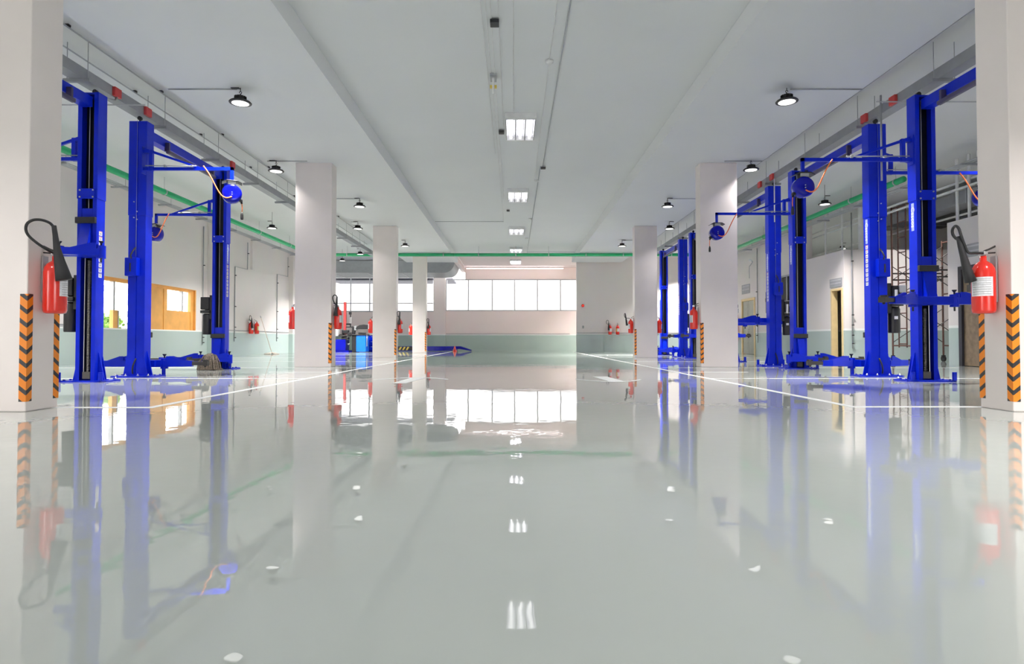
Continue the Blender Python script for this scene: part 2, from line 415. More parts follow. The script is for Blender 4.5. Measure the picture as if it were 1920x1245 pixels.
# painted floor markings (each a line of its own)
def mark(x0, x1, y0, y1):
    b = MB(); b.bx(x0, x1, y0, y1, 0.0, 0.0015); return struct(b.build('floor_marking', LINE))
mark(-3.28, -3.20, 5.42, 33.5); mark(3.02, 3.10, 5.48, 31.2)
mark(-10.7, -3.28, 5.42, 5.50); mark(3.10, 10.3, 5.48, 5.56)
for y in (9.56, 13.3, 17.2, 21.0, 24.8):
    mark(-10.7, -3.28, y, y+0.06); mark(3.10, 9.7, y, y+0.06)
mark(-4.6, -3.28, 11.45, 11.52); mark(3.10, 4.4, 11.45, 11.52)
# curved traffic arrow pair across the aisle
def arrow(pts, barb):
    b = MB(); w = .13
    for (xa, ya), (xb, yb) in zip(pts, pts[1:]):
        b.quad((xa, ya, 0.0015), (xb, yb, 0.0015), (xb, yb+w, 0.0015), (xa, ya+w, 0.0015))
    b.quad(*[(x, y, 0.0017) for x, y in barb])
    return struct(b.build('floor_marking', LINE))
def curve2(p0, p1, p2, n=10): return [((1-t)**2*p0[0]+2*t*(1-t)*p1[0]+t*t*p2[0], (1-t)**2*p0[1]+2*t*(1-t)*p1[1]+t*t*p2[1]) for t in [k/n for k in range(n+1)]]
arrow(curve2((-2.13, 9.2), (-1.56, 10.2), (-1.0, 9.3)), [(-1.70, 8.5), (-1.50, 8.5), (-1.40, 9.8), (-1.64, 9.75)])
arrow(curve2((.95, 9.35), (1.5, 8.25), (1.95, 9.3)), [(1.30, 10.1), (1.54, 10.1), (1.62, 8.85), (1.40, 8.8)])
# ------------------------------------------------------------------ orange-framed window (left wall) and what lies outside it
w = thing('window_3', 'orange timber framed window', None, kind='structure')
f = MB(); xo0, xo1 = XL-0.16, XL-0.06
f.bx(XL-0.2, XL+0.0, W0, W1, WZ1-0.02, WZ1-0.001); f.bx(XL-0.19, XL-0.0, W1-0.06, W1-0.001, WZ0, WZ1-0.02); f.bx(XL-0.19, XL, W0, W0+0.04, WZ0, WZ1-0.02)
f.bx(xo0, xo1, W0+0.04, W1-0.06, WZ1-0.10, WZ1-0.02)
f.bx(xo0, xo1, 16.55, 16.62, 1.42, WZ1-0.10, mi=1)
f.bx(xo0, xo1, 16.55, 16.78, WZ0, 1.42); f.bx(xo1, xo1+0.01, 16.74, 16.78, WZ0, 1.42, mi=1)
f.bx(xo0, xo1, 18.95, 19.02, WZ0, WZ1-0.10); f.bx(xo0, xo1, 19.98, 20.04, 1.55, WZ1-0.10, mi=1)
f.bx(xo0, xo1, 20.52, W1-0.06, WZ0, WZ1-0.10)
f.build('window_frame', [ORANGE, ZINC], w)
f = MB(); f.bx(xo0+0.02, xo1-0.02, 18.25, 18.95, WZ0, WZ1-0.10); f.bx(xo0+0.02, xo1-0.02, 19.02, 20.52, WZ0, 1.55); f.bx(xo0+0.02, xo1-0.02, 19.02, 19.16, 1.55, WZ1-0.10)
f.build('orange_panel', ORANGE, w)
for y0, y1, z0 in ((W0+0.04, 16.55, WZ0), (16.80, 18.25, WZ0), (19.16, 19.98, 1.55), (20.04, 20.52, 1.55)):
    g = MB(); g.bx(xo0+0.04, xo0+0.046, y0, y1, z0, WZ1-0.10); g.build('window_pane', GLASS, w)
# pale slatted fence outdoors
o = thing('slat_fence', 'pale slatted fence seen through the orange-framed window', 'fence', (-14.2, 20, -0.31))
for k in range(8):
    b = MB(); b.bx(-0.02, 0.02, -7, 7, 0.5+k*0.42, 0.72+k*0.42); b.build('slat', FENCE, o)
for k in range(4):
    b = MB(); b.bx(0.02, 0.10, -6.6+k*4.3, -6.5+k*4.3, 0, 3.9); b.build('fence_post', FENCE, o)
def shrub(x, y, h, label):
    b = MB(); rnd = random.Random(int(y*100))
    for i in range(1300):
        u, v, t = rnd.gauss(0, 0.26), rnd.gauss(0, 0.24), rnd.random()
        p = Vector((u*(1.1-0.5*t), v*(1.1-0.5*t), 0.15 + h*t*0.95))
        a, e, s = rnd.random()*6.28, rnd.random()*1.2-0.2, 0.09+rnd.random()*0.09
        d1 = Vector((math.cos(a)*math.cos(e), math.sin(a)*math.cos(e), math.sin(e))); d2 = d1.orthogonal().normalized()
        b.quad(p, p+d1*s*0.5+d2*s*0.35, p+d1*s, p+d1*s*0.5-d2*s*0.35)
    o = thing('shrub', label, 'shrub', (x, y, -0.31), group='shrubs outside the window')
    b.build('foliage', LEAF, o)
    b = MB()
    for k in range(5): b.tube([(0, 0, 0), (0.1*math.cos(k*1.3), 0.1*math.sin(k*1.3), h*0.4), (0.3*math.cos(k*1.3), 0.3*math.sin(k*1.3), h*0.8)], 0.015, 5)
    b.build('stem', WOOD, o)
shrub(-12.3, 17.6, 1.65, 'leafy green shrub outside, just behind the nearest blue post of the window')
shrub(-12.9, 19.4, 1.55, 'leafy green shrub outside, beside the short orange window post')
shrub(-12.5, 21.2, 1.5, 'low green shrub outside between window post and blue lift post')

# ------------------------------------------------------------------ lifts
PROF = [(-.14, -.09), (-.007, -.09), (0, -.078), (.007, -.09), (.14, -.09), (.14, .09), (.082, .09), (.082, .078), (.128, .078), (.128, -.07), (-.128, -.07), (-.128, .078), (-.082, .078), (-.082, .09), (-.14, .09)]
HL = 4.22
def screw_profile(h):
    p = [(0.0, 0)]; z = 0
    while z < h:
        p += [(0.022, z), (0.030, z+0.006), (0.030, z+0.012), (0.022, z+0.018)]; z += 0.024
    return p + [(0.0, z)]

def lift(label, loc, rot, cz, arms, brands=(True, True)):
    """local: main post at y=-1.4 (open to +y), second post at y=+1.4; aisle side is -x"""
    L = thing('car_lift', label, 'car lift', loc, rot, 'blue two-post car lifts')
    for py, d, main in ((-1.4, 1, True), (1.4, -1, False)):
        def P(poly): return [(x, py + d*y) for x, y in poly]
        b = MB(); b.prism(P(PROF), 0.02, 2.66)
        # gussets at the foot
        for s in (-1, 1):
            b.prism([(s*.14, 0.02), (s*.23, 0.02), (s*.145, 0.42), (s*.14, 0.42)], py-0.012, py+0.012, 'y')
            b.prism([(s*.14, 0.02), (s*.20, 0.02), (s*.142, 0.36), (s*.14, 0.36)], py-d*0.085-0.006, py-d*0.085+0.006, 'y')
        post = b.build('lift_post', BLUE, L)
        b = MB(); b.prism([(x*1.06, py + d*(y*1.06)) for x, y in PROF], 2.66, HL, mi=0)
        b.bx(-.135, .135, py-.085, py+.085, HL-0.03, HL-0.001)
        b.build('post_extension', BLUE, post)
        b = MB(); b.prism([(-.36, -.16), (-.30, -.22), (.30, -.22), (.36, -.16), (.36, .16), (.30, .2), (-.30, .2), (-.36, .16)], 0, 0.02, M=Matrix.Translation((0, py, 0)))
        for sx in (-1, 1):
            for sy in (-.15, 0.0, .13): b.cyl((sx*.27, py+sy, .02), (sx*.27, py+sy, .035), .016, n=8)
        b.build('base_plate', BLUE, post)
        for sx in (-.27, -.1, .1, .27):
            b = MB(); b.lathe([(0, 0), (.018, 0), (.018, .014), (.008, .014), (.008, .035), (0, .035)], (sx, py-d*.185, .02), 8); b.build('anchor_bolt', STEEL, post)
        # splice plate with four bolts across the open side
        b = MB(); b.box((0, py+d*.102, 2.73), (.235, .012, .15), bev=.003)
        sp = b.build('splice_plate', BLUE, post)
        for sx in (-.095, .095):
            for sz in (-.05, .05):
                b = MB(); b.cyl((sx, py+d*.106, 2.73+sz), (sx, py+d*.118, 2.73+sz), .012, n=8); b.build('bolt', STEEL, post)
        for sx, sz in ((0, 2.59), (0, 2.72), (.05, 2.62), (.05, 2.88)):
            b = MB(); b.cyl((sx, py-d*.088, sz), (sx, py-d*.106, sz), .010, n=8); b.build('bolt', STEEL, post)
        # inside: dark slide cover, cable and lead screw
        b = MB(); b.bx(-.126, .126, py+d*(-.068), py+d*(-.06), .04, HL-.05); b.build('dust_cover', DARK, post)
        b = MB(); b.cyl((.02*d, py+d*.03, cz+.6), (.02*d, py+d*.03, HL-.06), .006, n=6); b.cyl((.045, py+d*.05, .05), (.045, py+d*.05, cz-.05), .007, n=6)
        b.build('cable', STEEL, post)
        b = MB(); b.lathe(screw_profile(max(.2, cz-.25)), (-.01, py+d*.03, .14), 10); b.bx(-.06, .05, py+d*.0, py+d*.07, .04, .14)
        b.build('lead_screw', mat('lead_screw_steel', (.13, .12, .105), .4, .6), post)
        # lock box and hose on the closed back, grey wire up the groove
        b = MB(); b.box((.045, py-d*.135, 1.80), (.20, .09, .30), bev=.012); b.box((.15, py-d*.06, 1.80), (.03, .16, .22), bev=.006)
        lb = b.build('lock_box', BLUE, post)
        b = MB(); b.tube([(.03, py-d*.15, 1.9), (.035, py-d*.20, 1.98), (.03, py-d*.15, 2.06), (.02, py-d*.10, 2.12)], .012); b.cyl((.05, py-d*.182, 1.72), (.05, py-d*.182, 1.86), .012, n=8)
        b.build('release_cable', BLACK, lb)
        b = MB(); b.tube([(.012, py-d*.093, 1.97), (.012, py-d*.093, 3.2), (.012, py-d*.093, HL+.02)], .0035, 6); b.build('lock_wire', ZINC, post)
        b = MB(); b.tube(bez((-.01, py-d*.09, .30), (-.0, py-d*.14, .22), (.03, py-d*.14, .16), (.03, py-d*.11, .05)), .012); b.build('hydraulic_hose', BLACK, post)
        b = MB(); b.cyl((.0, py-d*.05, HL), (.0, py-d*.05, HL+.04), .015, n=8); b.cyl((.0, py-d*.07, HL+.06), (.0, py-d*.03, HL+.06), .035, n=12); b.build('pulley', BLACK, post)
        # brand strip and warning stickers on the aisle side
        if brands[0 if main else 1]:
          b = MB(); b.bx(-.1425, -.1402, py-.03, py+.03, 2.22, 2.63); st = b.build('brand_strip', mat('brand_strip_blue', (.36, .42, .70), .4), post)
          M = Matrix.Translation((-.1428, py, 2.42)) @ Matrix.Rotation(R(-90), 4, 'Z') @ Matrix.Rotation(R(90), 4, 'X') @ Matrix.Rotation(R(-90), 4, 'Z')
          text_mesh('Cascos', .105, WHITE, 'brand_lettering', post, M)
        if main:
            for k in range(9):
                b = MB(); z = 2.165 - k*.077
                b.bx(-.1415, -.1402, py-.034, py+.034, z-.032, z+.032)
                b.bx(-.142, -.1415, py-.03, py+.03, z+.018, z+.028, mi=1)
                b.bx(-.142, -.1415, py-.02, py+.022, z-.02, z+.008, mi=2)
                b.build('warning_sticker', [PAPER, (REDM, REDM, YPAPER, YPAPER, INK, INK, INK, INK, INK)[k], SIGNG], post)
        # carriage
        b = MB()
        b.bx(-.078, .078, py+d*.0, py+d*.085, cz-.06, cz+.66, bev=.004)
        b.prism([(py+d*.085, cz+.06), (py+d*.20, cz+.06), (py+d*.095, cz+.50), (py+d*.085, cz+.50)], -.072, .072, 'x')
        b.box((0, py+d*.21, cz), (.56, .11, .12), bev=.006)
        b.bx(-.2, .2, py+d*.10, py+d*.16, cz-.05, cz+.05)
        car = b.build('carriage', BLUE, L)
        b = MB(); b.box((0, py+d*.115, cz+.48), (.29, .05, .09), bev=.008); b.build('door_pad', RUBBER, car)
        # arms: (pivot sign, angle deg, length, extension length)
        for s, ang, l1, l2 in arms[0 if main else 1]:
            M = Matrix.Translation((s*.30, py+d*.22, cz)) @ Matrix.Rotation(R(ang), 4, 'Z')
            b = MB()
            b.cyl((0, 0, -.09), (0, 0, .09), .06, n=14, M=M)
            b.prism([(0, -.07), (.30, -.075), (l1, -.05), (l1, .05), (.30, .075), (0, .07)], -.055, .045, M=M)
            for sy in (-1, 1): b.prism([(.05, .045), (.36, .045), (.12, .12), (.05, .12)], sy*.062-.005, sy*.062+.005, 'y', M=M)
            arm = b.build('lift_arm', BLUE, L)
            b = MB(); b.bx(l1-.02, l1+l2, -.036, .036, -.035, .025, M=M); b.bx(l1+l2-.02, l1+l2+.05, -.05, .05, -.045, .03, M=M); b.build('arm_extension', DSTEEL, arm)
            b = MB(); b.cyl((l1+l2+.0, 0, .03), (l1+l2+.0, 0, .055), .05, n=14, M=M); b.cyl((l1+l2, 0, -.07), (l1+l2, 0, .03), .018, n=8, M=M); b.build('screw_pad', RUBBER, arm)
            b = MB(); b.lathe([(0, -.15), (.012, -.15), (.012, .125), (.016, .125), (.032, .15), (.032, .158), (0, .158)], n=10, M=M); b.build('pivot_pin', BLACK, arm)
        for s in (-1, 1):
            b = MB(); b.cyl((s*.30, py+d*.20, .02), (s*.30, py+d*.20, .14), .03, n=12); b.build('arm_stop', BLUE, L)
        if main:
            x = .14
            b = MB(); b.bx(x+.0, x+.07, py-.09, py+.05, 1.05, 1.55); b.box((x+.16, py-.02, 1.38), (.18, .2, .26), bev=.012)
            b.box((x+.15, py-.02, 1.20), (.2, .22, .06), bev=.01)
            pu = b.build('power_unit', BLACK, L)
            b = MB(); b.lathe([(0, .72), (.085, .72), (.09, .74), (.09, 1.12), (.07, 1.16), (0, 1.16)], (x+.15, py-.02, 0), 20); b.build('oil_tank', BLACK, pu)
            b = MB(); b.box((x+.22, py-.13, 1.45), (.1, .07, .12), bev=.006); b.build('switch_box', ZINC, pu)
            b = MB(); b.cyl((x+.08, py-.1, 1.24), (x+.24, py-.1, 1.24), .02, n=10); b.cyl((x+.12, py-.12, 1.23), (x+.12, py-.13, 1.44), .03, n=10); b.build('valve_block', STEEL, pu)
            b = MB(); b.bx(x+.1, x+.16, py-.112, py-.11, .95, 1.0); b.build('tank_sticker', PAPER, pu)
    b = MB(); b.bx(-.06, .10, -1.31, 1.31, HL-.22, HL-.07, bev=.006)
    cb = b.build('crossbeam', BLUE, L)
    b = MB(); b.bx(-.15, -.09, -.85, .85, HL-.34, HL-.28, bev=.012)
    for yy in (-.8, .8): b.bx(-.13, -.05, yy-.02, yy+.02, HL-.29, HL-.14)
    b.build('overhead_switch_bar', mat('switch_bar_cover', (.05, .04, .10), .4), cb)
    return L

# arms given as ((main post arms), (second post arms)); angles in the lift's own frame
A_far_out = [(-1, 205, .55, .2), (1, -8, .6, .25)]
lift('blue two-post car lift with arms raised to head height on the window side', (-6.2, 7.53, 0), PI, 1.86,
     ([(1, 5, .55, .2), (-1, 20, .7, .25)], [(1, 10, .6, .2), (-1, 170, .6, .2)]), (False, False))
lift('blue two-post car lift with a mop rag on its lowered arm', (-6.2, 11.51, 0), PI, 0.21,
     ([(1, 24, .75, .35), (-1, 40, .55, .2)], [(1, -8, .55, .3), (-1, 188, .45, .2)]), (True, False))
lift('blue two-post car lift with arms at waist height before the brown scaffold', (6.06, 7.62, 0), 0, 1.17,
     ([(-1, 170, .6, .2), (1, 10, .6, .2)], [(-1, 208, .5, .2), (1, -6, .62, .25)]))
lift('blue two-post car lift with lowered arms before the open cream-framed doorway', (6.08, 11.64, 0), 0, 0.21,
     ([(-1, 165, .45, .2), (1, 30, .6, .2)], [(-1, -12, .55, .15), (1, -22, .55, .25)]))
lift('blue two-post car lift with chest-high arms before the closed grey door', (6.12, 15.75, 0), 0, 1.07,
     ([(-1, 178, .55, .25), (1, 40, .6, .2)], [(-1, 215, .6, .2), (1, -30, .6, .2)]))
lift('blue two-post car lift half hidden behind the second column with knee-high arms', (6.08, 19.15, 0), 0, 0.74,
     ([(-1, 150, .6, .2), (1, 30, .6, .2)], [(-1, 195, .5, .15), (1, -20, .5, .2)]))
lift('farthest blue two-post car lift, standing close to the end wall', (6.08, 23.3, 0), 0, 0.22,
     ([(-1, 130, .6, .2), (1, 30, .6, .2)], [(-1, 200, .6, .2), (1, -40, .6, .2)]))

# ------------------------------------------------------------------ swing arms and hose reels
def swing_arm(x, y, z, s, ln, label, yoff=0.0):
    """bracketed boom from the post side at x, reaching ln metres in direction s (+1/-1 along X)"""
    o = thing('swing_arm', label, 'swing arm', (x, y, z), 0, 'blue hose booms on the lift posts')
    b = MB(); b.bx(s*.0, s*ln, -.02, .02, -.025, .025); b.bx(s*(ln-.045), s*ln, -.02, .02, -.20, .025)
    b.build('boom', BLUE, o)
    b = MB(); b.prism([(s*.02, .30), (s*.02, .345), (s*.95, .022), (s*.86, .022)], -.015, .015, 'y'); b.build('brace', BLUE, o)
    b = MB(); b.bx(s*.10, s*.155, -.025, .025, -.03, .31); b.bx(s*.0, s*.10, -.03, .03, .26, .31); b.bx(s*.0, s*.10, -.03, .03, -.03, .02); b.bx(-s*.012, s*.006, -.06, .06, -.08, .36)
    b.build('hinge_bracket', BLUE, o)
    b = MB(); b.tube([(s*.05, -.035, .045), (s*(ln*.6), -.035, .04)], .009, 8)
    for q in (.25, .55): b.bx(s*ln*q-.015, s*ln*q+.015, -.05, .0, .02, .055)
    b.build('air_pipe', ZINC, o)
    return o
def hose_reel(x, y, z, s, label, side_on=0.0):
    """z = underside of the boom's drop; drum axis along Y turned by side_on"""
    o = thing('hose_reel', label, 'hose reel', (x, y, z), side_on, 'blue drum hose reels')
    r, t = .150, .075
    b = MB(); Mx = Matrix.Translation((0, 0, -.215)) @ Matrix.Rotation(R(90), 4, 'X')
    b.lathe([(0, -t), (.05, -t-.012), (.11, -t-.008), (r-.012, -t), (r, -t+.014), (r, t-.014), (r-.012, t), (.11, t+.008), (.05, t+.012), (0, t)], n=32, M=Mx)
    drum = b.build('drum', BLUE2, o)
    b = MB()
    for zz in (-.03, .03): b.cyl((0, -t-.008, -.215+zz*.6), (0, -t-.016, -.215+zz*.6), .009, n=8)
    b.build('hub_bolt', STEEL, drum)
    b = MB(); b.box((0, 0, -.008), (.17, .17, .016), bev=.004); b.prism([(-.085, -.0), (-.15, -.035), (-.15, -.045), (-.085, -.016)], -.085, .085, 'y'); b.prism([(.085, 0), (.15, -.035), (.15, -.045), (.085, -.016)], -.085, .085, 'y')
    b.build('mount_plate', DARK, o)
    b = MB(); b.box((0, -.06, -.04), (.12, .02, .05)); b.box((0, .06, -.04), (.12, .02, .05)); b.build('bracket', ZINC, o)
    b = MB(); b.box((-s*.135, 0, -.31), (.05, .06, .04), bev=.006); b.tube([(-s*.14, 0, -.33), (-s*.15, 0, -.36)], .016); b.build('hose_guide', BLACK, o)
    b = MB(); b.tube([(-s*.15, 0, -.36), (-s*.155, 0, -.44), (-s*.152, 0, -.50)], .007, 8); b.build('hose_end', HOSE, o)
    b = MB(); b.lathe([(0, -.62), (.02, -.62), (.024, -.60), (.022, -.54), (.012, -.50), (0, -.49)], (-s*.152, 0, 0), 10); b.build('hose_handle', BLACK, o)
    b = MB(); b.tube(bez((s*.0, -.09, -.27), (s*.20, -.09, -.40), (s*.22, -.07, -.06), (s*.42, -.045, .19), 18), .010, 8); b.build('feed_hose', HOSE, o)
    return o
def boom(px, py, pz, s, ln, l1, l2, turn=0.0, flip=1):
    swing_arm(px, py, pz, s, ln, l1)
    hose_reel(px + s*(ln-.022), py, pz-.2, -s*flip, l2, turn)
# window side: B post -> aisle, C post -> wall, A post -> wall
boom(-6.2+.15, 9.93, 3.40, 1, 1.47, 'blue boom reaching to the aisle, its reel in front of a blue post', 'blue hose reel with a looped orange hose in front of a blue lift post', R(25), 1)
boom(-6.2-.15, 12.95, 3.27, -1, 1.28, 'blue boom reaching towards the orange-framed window wall', 'blue hose reel hanging above the orange-framed window', R(-20), 1)
boom(-6.2-.15, 8.95, 3.27, -1, 1.5, 'blue boom on the head-height lift, reaching behind the near column', 'blue hose reel mostly hidden behind the near column by the window', 0, 1)
# office side
boom(6.06-.15, 9.02, 3.28, -1, 1.64, 'long blue boom over the aisle from the lift before the scaffold', 'larger-looking blue hose reel with orange hose, high over the aisle', 0, 1)
boom(6.08-.15, 13.04, 3.31, -1, 1.60, 'blue boom passing before a bright blue post and the second column', 'blue hose reel hanging before the second column on the office side', 0, 1)
boom(6.08+.15, 10.24, 3.42, 1, 1.7, 'blue boom reaching over the brown scaffold towards the brown door', 'blue hose reel by the brown door, hidden behind the near column', 0, 1)

# ------------------------------------------------------------------ fire extinguishers
def extinguisher(label, loc, rot, group='red fire extinguishers', horn=None, lab='white', turn=0):
    """local: wall is at -y (cylinder axis at origin, radius .088), loc z = bottom of the cylinder"""
    o = thing('fire_extinguisher', label, 'fire extinguisher', loc, rot, group)
    b = MB(); b.lathe([(0, .006), (.06, 0), (.082, .008), (.088, .03), (.088, .36), (.082, .395), (.064, .43), (.036, .452), (.026, .46), (.026, .50), (0, .50)], n=28)
    b.build('cylinder', RED, o)
    b = MB(); b.lathe([(0, .50), (.02, .50), (.022, .53), (.014, .545), (0, .545)], n=12); b.box((0, .0, .525), (.07, .035, .03), bev=.004)
    v = b.build('valve', STEEL, o)
    b = MB(); b.tube([(.0, -.01, .545), (.0, -.05, .56), (.0, -.13, .60)], .008, 8); b.tube([(.0, -.01, .525), (.0, -.07, .53), (.0, -.15, .535)], .007, 8)
    b.build('lever', DSTEEL, v)
    b = MB(); a0, a1 = R(35+turn), R(150+turn)
    for k in range(10):
        w0, w1 = a0+(a1-a0)*k/10, a0+(a1-a0)*(k+1)/10; q = .0888
        b.quad((q*math.cos(w0), q*math.sin(w0), .15), (q*math.cos(w1), q*math.sin(w1), .15), (q*math.cos(w1), q*math.sin(w1), .315), (q*math.cos(w0), q*math.sin(w0), .315), 0 if lab == 'white' or k % 10 > 2 else 1)
        q = .0892
        if 1 <= k <= 8:
            for zz in (.30, .285, .265, .25, .23, .21, .19, .17):
                b.quad((q*math.cos(w0), q*math.sin(w0), zz), (q*math.cos(w1), q*math.sin(w1), zz), (q*math.cos(w1), q*math.sin(w1), zz-.004), (q*math.cos(w0), q*math.sin(w0), zz-.004), 2)
    b.build('label', [PAPER, YPAPER, SIGNG], o)
    b = MB(); b.bx(-.03, .03, -.10, -.085, .10, .50); b.build('wall_bracket', ZINC, o)
    if horn == 'aside':      # horn hangs free before the cylinder, hose loops to the room
        b = MB(); b.tube(bez((.03, .0, .525), (.10, .05, .53), (.12, .10, .53), (.10, .17, .545), 6) + bez((.10, .17, .545), (.06, .24, .60), (.10, .20, .74), (.09, .17, .69), 10)[1:], .011, 8); b.build('hose', BLACK, o)
        b = MB(); b.tube([(.09, .17, .69), (.085, .165, .62), (.07, .155, .52), (.045, .14, .40), (.02, .125, .27)], [.014, .02, .022, .034, .040], 12); b.build('horn', BLACK, o)
    elif horn == 'loop':     # big loop beside the cylinder, horn across its front
        b = MB()
        pts = [(.03, .0, .525), (.09, .0, .53), (.14, -.02, .555), (.16, -.05, .61), (.165, -.07, .67), (.165, -.07, .73), (.16, -.04, .765), (.15, -.005, .755), (.14, .012, .72)]
        b.tube(smooth(pts), .0125, 10); b.build('hose', BLACK, o)
        b = MB(); b.tube([(.142, .012, .735), (.135, .005, .60), (.13, -.005, .50), (.125, -.018, .40), (.12, -.025, .30)], [.018, .022, .026, .038, .050], 14); b.build('horn', RUBBER, o)
    elif horn == 'small':
        b = MB(); b.tube(smooth([(.03, 0, .525), (.12, .02, .53), (.19, .02, .60), (.185, .02, .70), (.13, .02, .74), (.085, .03, .70), (.08, .05, .60)]), .011, 8); b.build('hose', BLACK, o)
        b = MB(); b.tube([(.08, .05, .62), (.085, .06, .50), (.085, .075, .33), (.08, .085, .22)], [.02, .026, .042, .05], 12); b.build('horn', BLACK, o)
    return o
EZ = .83
# local -y is the wall: for a wall facing +X (left columns' inner face) local +y -> +X : rot = -90 deg
e1 = extinguisher('big red extinguisher with a wide black horn on the near column by the window side', (-3.985, 5.30, EZ), -PI/2, horn=None, turn=22)
e2 = extinguisher('big red extinguisher with a white text label on the near column of the office side', (4.085, 5.30, EZ), PI/2, horn=None, turn=40)
# hero horns and hoses, shaped in the extinguisher's own frame
def hero_horn(o, hose, horn, rad):
    b = MB(); b.tube(smooth(hose), .0115, 10); b.build('hose', BLACK, o)
    b = MB(); b.tube(horn, rad, 16); b.build('horn', RUBBER, o)
# frame of e1: local x = -Y(world) , local y = +X(world)   (rot -90: (x,y)->(y,-x))
hero_horn(e1, [(.02, .0, .525), (.07, .02, .525), (.12, .01, .545), (.17, -.025, .585), (.205, -.07, .64), (.215, -.09, .69), (.21, -.085, .745), (.19, -.05, .78), (.165, .0, .785), (.14, .05, .765), (.125, .075, .73)],
          [(.125, .075, .745), (.12, .085, .66), (.115, .095, .56), (.11, .115, .45), (.105, .135, .36), (.10, .150, .285)], [.018, .020, .026, .040, .052, .062])
# frame of e2: local x = +Y(world), local y = -X(world)
hero_horn(e2, [(-.02, .02, .525), (-.03, .09, .525), (-.04, .16, .53), (-.05, .20, .60), (-.06, .235, .68), (-.05, .245, .735), (.0, .235, .765), (.05, .225, .745), (.055, .22, .70), (.03, .21, .66), (.0, .20, .64)],
          [(-.03, .235, .67), (-.03, .215, .58), (-.025, .19, .50), (-.02, .155, .38), (-.01, .12, .28)], [.018, .022, .026, .036, .046])
e3 = extinguisher('red extinguisher with looped black hose on the second column before the tyre machine', (-3.985, 13.86, EZ+.02), -PI/2, horn='loop')
e4 = extinguisher('red extinguisher beside the second column, before a dark blue lift post', (4.09, 13.86, EZ+.02), PI/2, horn=None)
dup(e3, (-3.99, 21.48, EZ+.02), -PI/2, 'red extinguisher with black horn on the third column above a striped guard')
dup(e3, (-3.99, 28.78, EZ+.02), -PI/2, 'small-looking red extinguisher with black horn on the fourth column')
e5 = extinguisher('red extinguisher with black hose loop on the third column of the office side', (4.12, 21.48, EZ+.02), PI/2, horn='aside')
e6 = extinguisher('red extinguisher with a yellow label on the outer face of the second column', (-5.02, 13.86, EZ+.02), PI/2, lab='yellow')
dup(e6, (-5.03, 21.48, EZ+.02), PI/2, 'red extinguisher with a yellow label beside the blue wheel balancer')
e7 = dup(e4, (-4.85, 28.78, EZ+.02), PI/2, 'plain red extinguisher on the outer face of the fourth column')
dup(e4, (5.13, 21.48, EZ+.02), -PI/2, 'plain red extinguisher before the farthest lift post')
e8 = extinguisher('red extinguisher with black hose loop on the window wall, next to a leaning mop', (-10.64, 24.75, EZ+.03), -PI/2, horn='small')
dup(e6, (-10.64, 25.3, EZ+.03), -PI/2, 'plain red extinguisher on the window wall, closest to the leaning mop')
dup(e8, (4.95, 31.34, EZ+.06), PI, 'red extinguisher with black hose loop on the end wall')
dup(e6, (5.34, 31.34, EZ+.06), PI, 'orange-red extinguisher without hose on the end wall')

# ------------------------------------------------------------------ corner guards
def guard(x, y, sx, sy, label, z0=.085, h=.905, w=.058):
    """corner at (x,y); legs run along sx*X on the face towards sy*Y, and along -sy*Y on the side face"""
    b = MB(); t = .004
    b.prism([(-sx*t, sy*t), (sx*w, sy*t), (sx*w, 0.0006*sy), (-sx*.0006, 0.0006*sy), (-sx*.0006, -sy*w), (-sx*t, -sy*w)], 0, h)
    o = b.build('corner_guard', HAZ, None, (x, y, z0))
    return tag(o, label, 'corner guard', 'orange and black striped corner guards')
guard(-4.09, 5.13, -1, -1, 'striped corner guard on the front edge of the near column by the window side')
guard(-4.09, 5.49, -1, 1, 'striped corner guard on the back edge of the near column, below the wide-horn extinguisher')
guard(4.19, 5.13, 1, -1, 'striped corner guard on the front edge of the near column on the office side')
guard(4.19, 5.49, 1, 1, 'striped corner guard on the back edge of the near column, beside the brown door')
guard(-4.09, 13.68, -1, -1, 'striped corner guard on the second column, below the looped-hose extinguisher')
guard(4.20, 13.68, 1, -1, 'striped corner guard on the second column of the office side')
guard(-4.10, 21.3, -1, -1, 'striped corner guard on the third column before the blue ramp')
guard(4.23, 21.3, 1, -1, 'striped corner guard on the third column near the end wall')
guard(-4.10, 28.6, -1, -1, 'striped corner guard on the fourth and farthest column')

# ------------------------------------------------------------------ ceiling lamps
def highbay_proto():
    o = thing('pendant_lamp', 'x', 'lamp', (0,0,0), 0, 'round black high-bay lamps')
    b = MB(); b.lathe([(.150, .0), (.168, .004), (.170, .014), (.150, .034), (.09, .056), (.075, .060), (.075, .11), (.06, .12), (.0, .12)], n=32)
    h = b.build('lamp_housing', BLACK, o)
    b = MB()
    for k in range(18):
        w = 2*PI*k/18; M = Matrix.Rotation(w, 4, 'Z'); b.bx(.03, .092, -.003, .003, .062, .112, M=M)
    b.build('heat_sink', BLACK, h)
    b = MB(); b.lathe([(0, -.004), (.10, -.003), (.148, .002), (.150, .006), (0, .006)], n=32); b.build('diffuser', LAMP, o)
    b = MB(); b.tube([(0, 0, .12), (0, 0, .155)], .008, 8); b.tube(arc((0, 0, .172), .018, -90, 200, 10), .006, 6); b.tube([(0, 0, .185), (0, 0, .25)], .007, 8); b.build('hook', DSTEEL, o)
    b = MB(); b.box((-.08, 0, .243), (.13, .05, .012)); b.build('junction_plate', BLACK, o)
    return o
hp = highbay_proto(); LAMP_W = 190; LW = [.9, .12, .8, .08, 1.1, .5, 1.5, .9, .12, .8, .08, 1.1, 4.0, .55, 1.5, 1.2, 1.0, 1.3, 1.1, 2.0, .3, 1.0, 1.2, 1.2]
